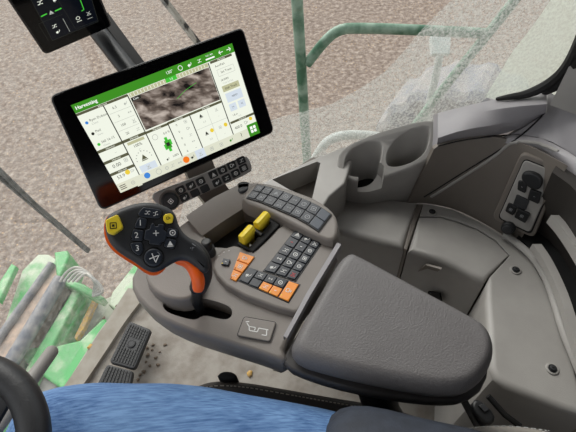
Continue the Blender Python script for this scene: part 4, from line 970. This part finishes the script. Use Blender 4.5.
# ================================================================== SEAT
se = thing('operator_seat', (.12, -.05, 0), 'dark leather operator seat with pale stitching below the armrest', 'seat')
SZ = .50; sf2 = Z(SZ)
edge = chaikin(sf2.px([(188, 388), (200, 381), (216, 377.5), (245, 379), (285, 386), (330, 394), (380, 402), (425, 415), (470, 440)]), 2, False)
pl = edge+[(.52, -.05), (.55, -.35), (.30, -.42), (-.10, -.32), (-.22, -.1)]
pl = pl if area(pl) > 0 else pl[::-1]
b = MB(); R = [[sf2.w(*p, dz) for p in offset(pl, ins)] for ins, dz in ((.02, -.10), (.006, -.09), (0, -.07), (0, -.02), (.003, -.008), (.010, -.001), (.018, 0))]
b.rings(R, SEAT); b.build('seat_cushion', se, smooth=60)
b = MB()
ee = edge
for i in range(len(ee)-1):
    A, B = sf2.w(*ee[i], .001), sf2.w(*ee[i+1], .001); dv = V((.0, -.013, 0)); L_ = (B-A).length; n_ = max(1, int(L_/.006))
    for k in range(n_):
        p, q = A.lerp(B, k/n_)+dv, A.lerp(B, (k+.6)/n_)+dv; b.tube([p, q], .0008, THR, 5)
b.build('stitching', se)['kind'] = 'stuff'
b = MB(); b.slab(Z(.3), [(-.1, .1), (.35, -.02), (.35, -.3), (-.05, -.25)], .1, -.3, BLK, .01); b.build('seat_base', se)
b = MB(); b.slab(Z(.50), chaikin(Z(.50).px([(216, 377), (221, 371.5), (230, 371), (236, 374), (238, 379), (225, 381)]), 1), .0, -.03, BLKM, .003); b.build('seat_lever', se)
gs_ = Z(.56); b = MB(); q = chaikin(gs_.px([(436, 436), (458, 425.5), (490, 421.5), (525, 422.5), (556, 428), (584, 440), (560, 490), (450, 480)]), 2)
q = q if area(q) > 0 else q[::-1]; b.rings([[gs_.w(*p, dz) for p in offset(q, i_)] for i_, dz in ((.01, -.1), (0, -.08), (0, -.02), (.006, -.006), (.014, 0))], SEATG); o = b.build('seat_bolster', se, smooth=60); o['label'] = 'pale grey stitched bolster'
b = MB(); ed = chaikin([(452, 433), (466, 428.5), (490, 426), (520, 426.5), (550, 431)], 2, False)
for i in range(len(ed)-1):
    b.tube([P(*ed[i], .562), P(*lerp2(ed[i], ed[i+1], .6), .562)], .0007, WHT, 5)
b.build('stitching', se)['kind'] = 'stuff'
# buckle
bk = thing('seat_belt_buckle', P(485, 410, .40), 'black seat belt buckle between armrest and pale seat bolster', 'buckle')
zf = Z(.50)
b = MB(); b.slab(zf, chaikin(zf.px([(473, 400), (480, 399), (496, 414), (494, 424), (484, 424), (472, 409)]), 1), 0, -.03, BLK, .004); b.build('buckle_body', bk)
b = MB(); b.slab(zf, zf.px([(478, 406), (483, 404), (489, 410), (484, 413)]), .004, -.002, RUB, .001); b.build('release_button', bk)
b = MB(); b.tube([P(462, 397, .50), P(470, 412, .49), P(480, 430, .48)], .006, BLK, 8, 1); b.tube([P(488, 396, .48), P(505, 415, .47), P(520, 426, .46)], .005, BLK, 8); b.build('strap_edge', bk)

# ================================================================== PERSON
def skin(name, verts, edges, m_, parent, sub=2, root=0, noise=0, scale=14):
    me = bpy.data.meshes.new(name); o0 = ORG_[parent]
    me.from_pydata([tuple(V(v[:3])-o0) for v in verts], edges, [])
    o = bpy.data.objects.new(name, me); COL.objects.link(o)
    md = o.modifiers.new('s', 'SKIN'); md.use_smooth_shade = True
    for i, v in enumerate(verts): me.skin_vertices[0].data[i].radius = (v[3], v[4] if len(v) > 4 else v[3]); me.skin_vertices[0].data[i].use_root = (i == root)
    s2 = o.modifiers.new('u', 'SUBSURF'); s2.levels = sub; s2.render_levels = sub
    bpy.context.view_layer.update(); dg = bpy.context.evaluated_depsgraph_get()
    nm = bpy.data.meshes.new_from_object(o.evaluated_get(dg)); o.modifiers.clear(); o.data = nm
    nm.materials.clear(); nm.materials.append(m_)
    if noise:
        from mathutils import noise as nz
        for v in nm.vertices:
            p = v.co*scale; v.co += v.normal*nz.noise(V((p.x*.5, p.y, p.z)))*noise
    nm.shade_smooth(); o.parent = parent; ORG_[o] = o0; return o
pe = thing('person', (.1, -.1, 0), 'seated person in blue jeans and dark navy jacket, thigh along the bottom edge', 'person')
H = (.30, -.13, .60)
def body(k, extra):
    v = [(*H, .125*k, .115*k), (.24, -.03, .59, .10*k), (.02, .085, .60, .092*k), (-.20, .145, .605, .085*k), (-.36, .165, .60, .074*k), (-.41, .18, .42, .06*k), (-.43, .19, .18, .052*k),
         (.26, -.25, .585, .10*k), (.02, -.25, .60, .088*k), (-.22, -.22, .60, .07*k), (-.30, -.22, .59, .064*k), (-.36, -.22, .40, .056*k), (-.42, -.22, .18, .048*k)]
    e = [(0, 1), (1, 2), (2, 3), (3, 4), (4, 5), (5, 6), (0, 7), (7, 8), (8, 9), (9, 10), (10, 11), (11, 12)]
    for x in extra:
        v.append(x[0]); e.append((x[1], len(v)-1))
    return v, e
v, e = body(.86, [((-.44, .20, .07, .038), 6), ((-.55, .23, .05, .034), 13), ((-.44, -.22, .07, .038), 12), ((-.55, -.24, .05, .034), 15), ((.38, -.16, .80, .11), 0), ((.43, -.18, 1.0, .12), 17)])
skin('body', v, e, SKIN, pe)
v, e = body(1.0, [])
skin('jeans', v, e, DENIM, pe, 3, 0, .005, 22)
v = [(.345, -.14, .66, .135), (.37, -.15, .76, .135), (.42, -.17, .95, .15), (.45, -.18, 1.08, .10), (.26, .0, .60, .105), (.15, .06, .635, .085), (.05, .100, .64, .075), (.012, .105, .635, .055)]
skin('jacket', v, [(0, 1), (1, 2), (2, 3), (0, 4), (4, 5), (5, 6), (6, 7)], NAVY, pe, 2, 0, .004, 25)
for sy in (0, 1):
    y0, dy = (.20, .03) if sy == 0 else (-.22, -.02)
    skin('boot', [(-.42, y0-.005, .13, .058), (-.44, y0, .06, .050), (-.52, y0+dy*.7, .045, .044), (-.60, y0+dy, .04, .040)], [(0, 1), (1, 2), (2, 3)], BLK, pe, 2)

# ================================================================== STEERING WHEEL
wc = P(-78, 470, .76)
wv = P(24, 400, .76); rad = (wv-wc).length
st = thing('steering_wheel', wc-V((0, 0, .03)), 'black steering wheel rim curving through the bottom left corner', 'steering wheel')
wnn = V((.15, -.10, .98)).normalized(); wx = wnn.orthogonal().normalized(); wy = wnn.cross(wx)
b = MB(); R = []
for k in range(64):
    a_ = 2*math.pi*k/64; dr = wx*math.cos(a_)+wy*math.sin(a_); R.append([wc+dr*(rad+.0165*math.cos(t))+wnn*.0165*math.sin(t) for t in [2*math.pi*i/16 for i in range(16)]])
R.append(R[0]); b.rings(R, WHEELR, False, False); b.build('rim', st, smooth=60)
b = MB(); b.slab(Fr(wc, wx, wy), circ((0, 0), .055, 32), -.01, -.06, BLK, .01); b.build('hub', st)
for a_ in (2.2, 4.3, 0.1+6.28/1.0):
    dr = wx*math.cos(a_)+wy*math.sin(a_)
    b = MB(); b.tube([wc+dr*.04-wnn*.035, wc+dr*(rad*.6)-wnn*.02, wc+dr*(rad-.008)], [.016, .012, .010], BLK, 10, .6); b.build('spoke', st)
cs_ = thing('steering_column', V((wc.x-.12, wc.y-.12, 0)), 'grey steering column with a long grey lever ending beside the denim knee', 'steering column')
b = MB(); b.tube([wc-wnn*.06, wc-V((.05, .07, .35)), V((wc.x-.12, wc.y-.12, 0))], [.04, .045, .06], BLKM, 20); b.build('column_post', cs_)
A = P(52, 351, .42); B = P(-12, 440, .50); C_ = wc-V((.04, .05, .26))
b = MB(); b.tube([A, A.lerp(B, .5), B, C_], [.0125, .013, .013, .012], STEEL, 16, rounded=True); o = b.build('column_lever', cs_); o['label'] = 'long grey lever with rounded end'

# ================================================================== LIGHT
w = bpy.data.worlds.new('World'); bpy.context.scene.world = w; w.use_nodes = True
nt = w.node_tree; bg = nt.nodes['Background']
tc = nt.nodes.new('ShaderNodeTexCoord'); sp_ = nt.nodes.new('ShaderNodeSeparateXYZ'); nt.links.new(tc.outputs['Generated'], sp_.inputs[0])
rp = nt.nodes.new('ShaderNodeValToRGB'); rp.color_ramp.elements[0].position = 0; rp.color_ramp.elements[0].color = (.75, .78, .82, 1); rp.color_ramp.elements[1].position = .9; rp.color_ramp.elements[1].color = (1, 1, 1, 1)
nt.links.new(sp_.outputs['Z'], rp.inputs['Fac']); nt.links.new(rp.outputs['Color'], bg.inputs['Color'])
bg.inputs['Strength'].default_value = 1.05
sl = bpy.data.lights.new('hazy_sun', 'SUN'); sl.energy = 3.4; sl.angle = math.radians(50); sl.color = (1, .97, .93)
so = bpy.data.objects.new('hazy_sun', sl); COL.objects.link(so); so.rotation_euler = V((-.35, .75, .60)).to_track_quat('Z', 'Y').to_euler()
vs = bpy.context.scene.view_settings
vs.view_transform = 'Standard'; vs.look = 'None'; vs.gamma = 1; vs.use_curve_mapping = False; vs.exposure = 0.08
bpy.context.scene.cycles.transparent_max_bounces = 16
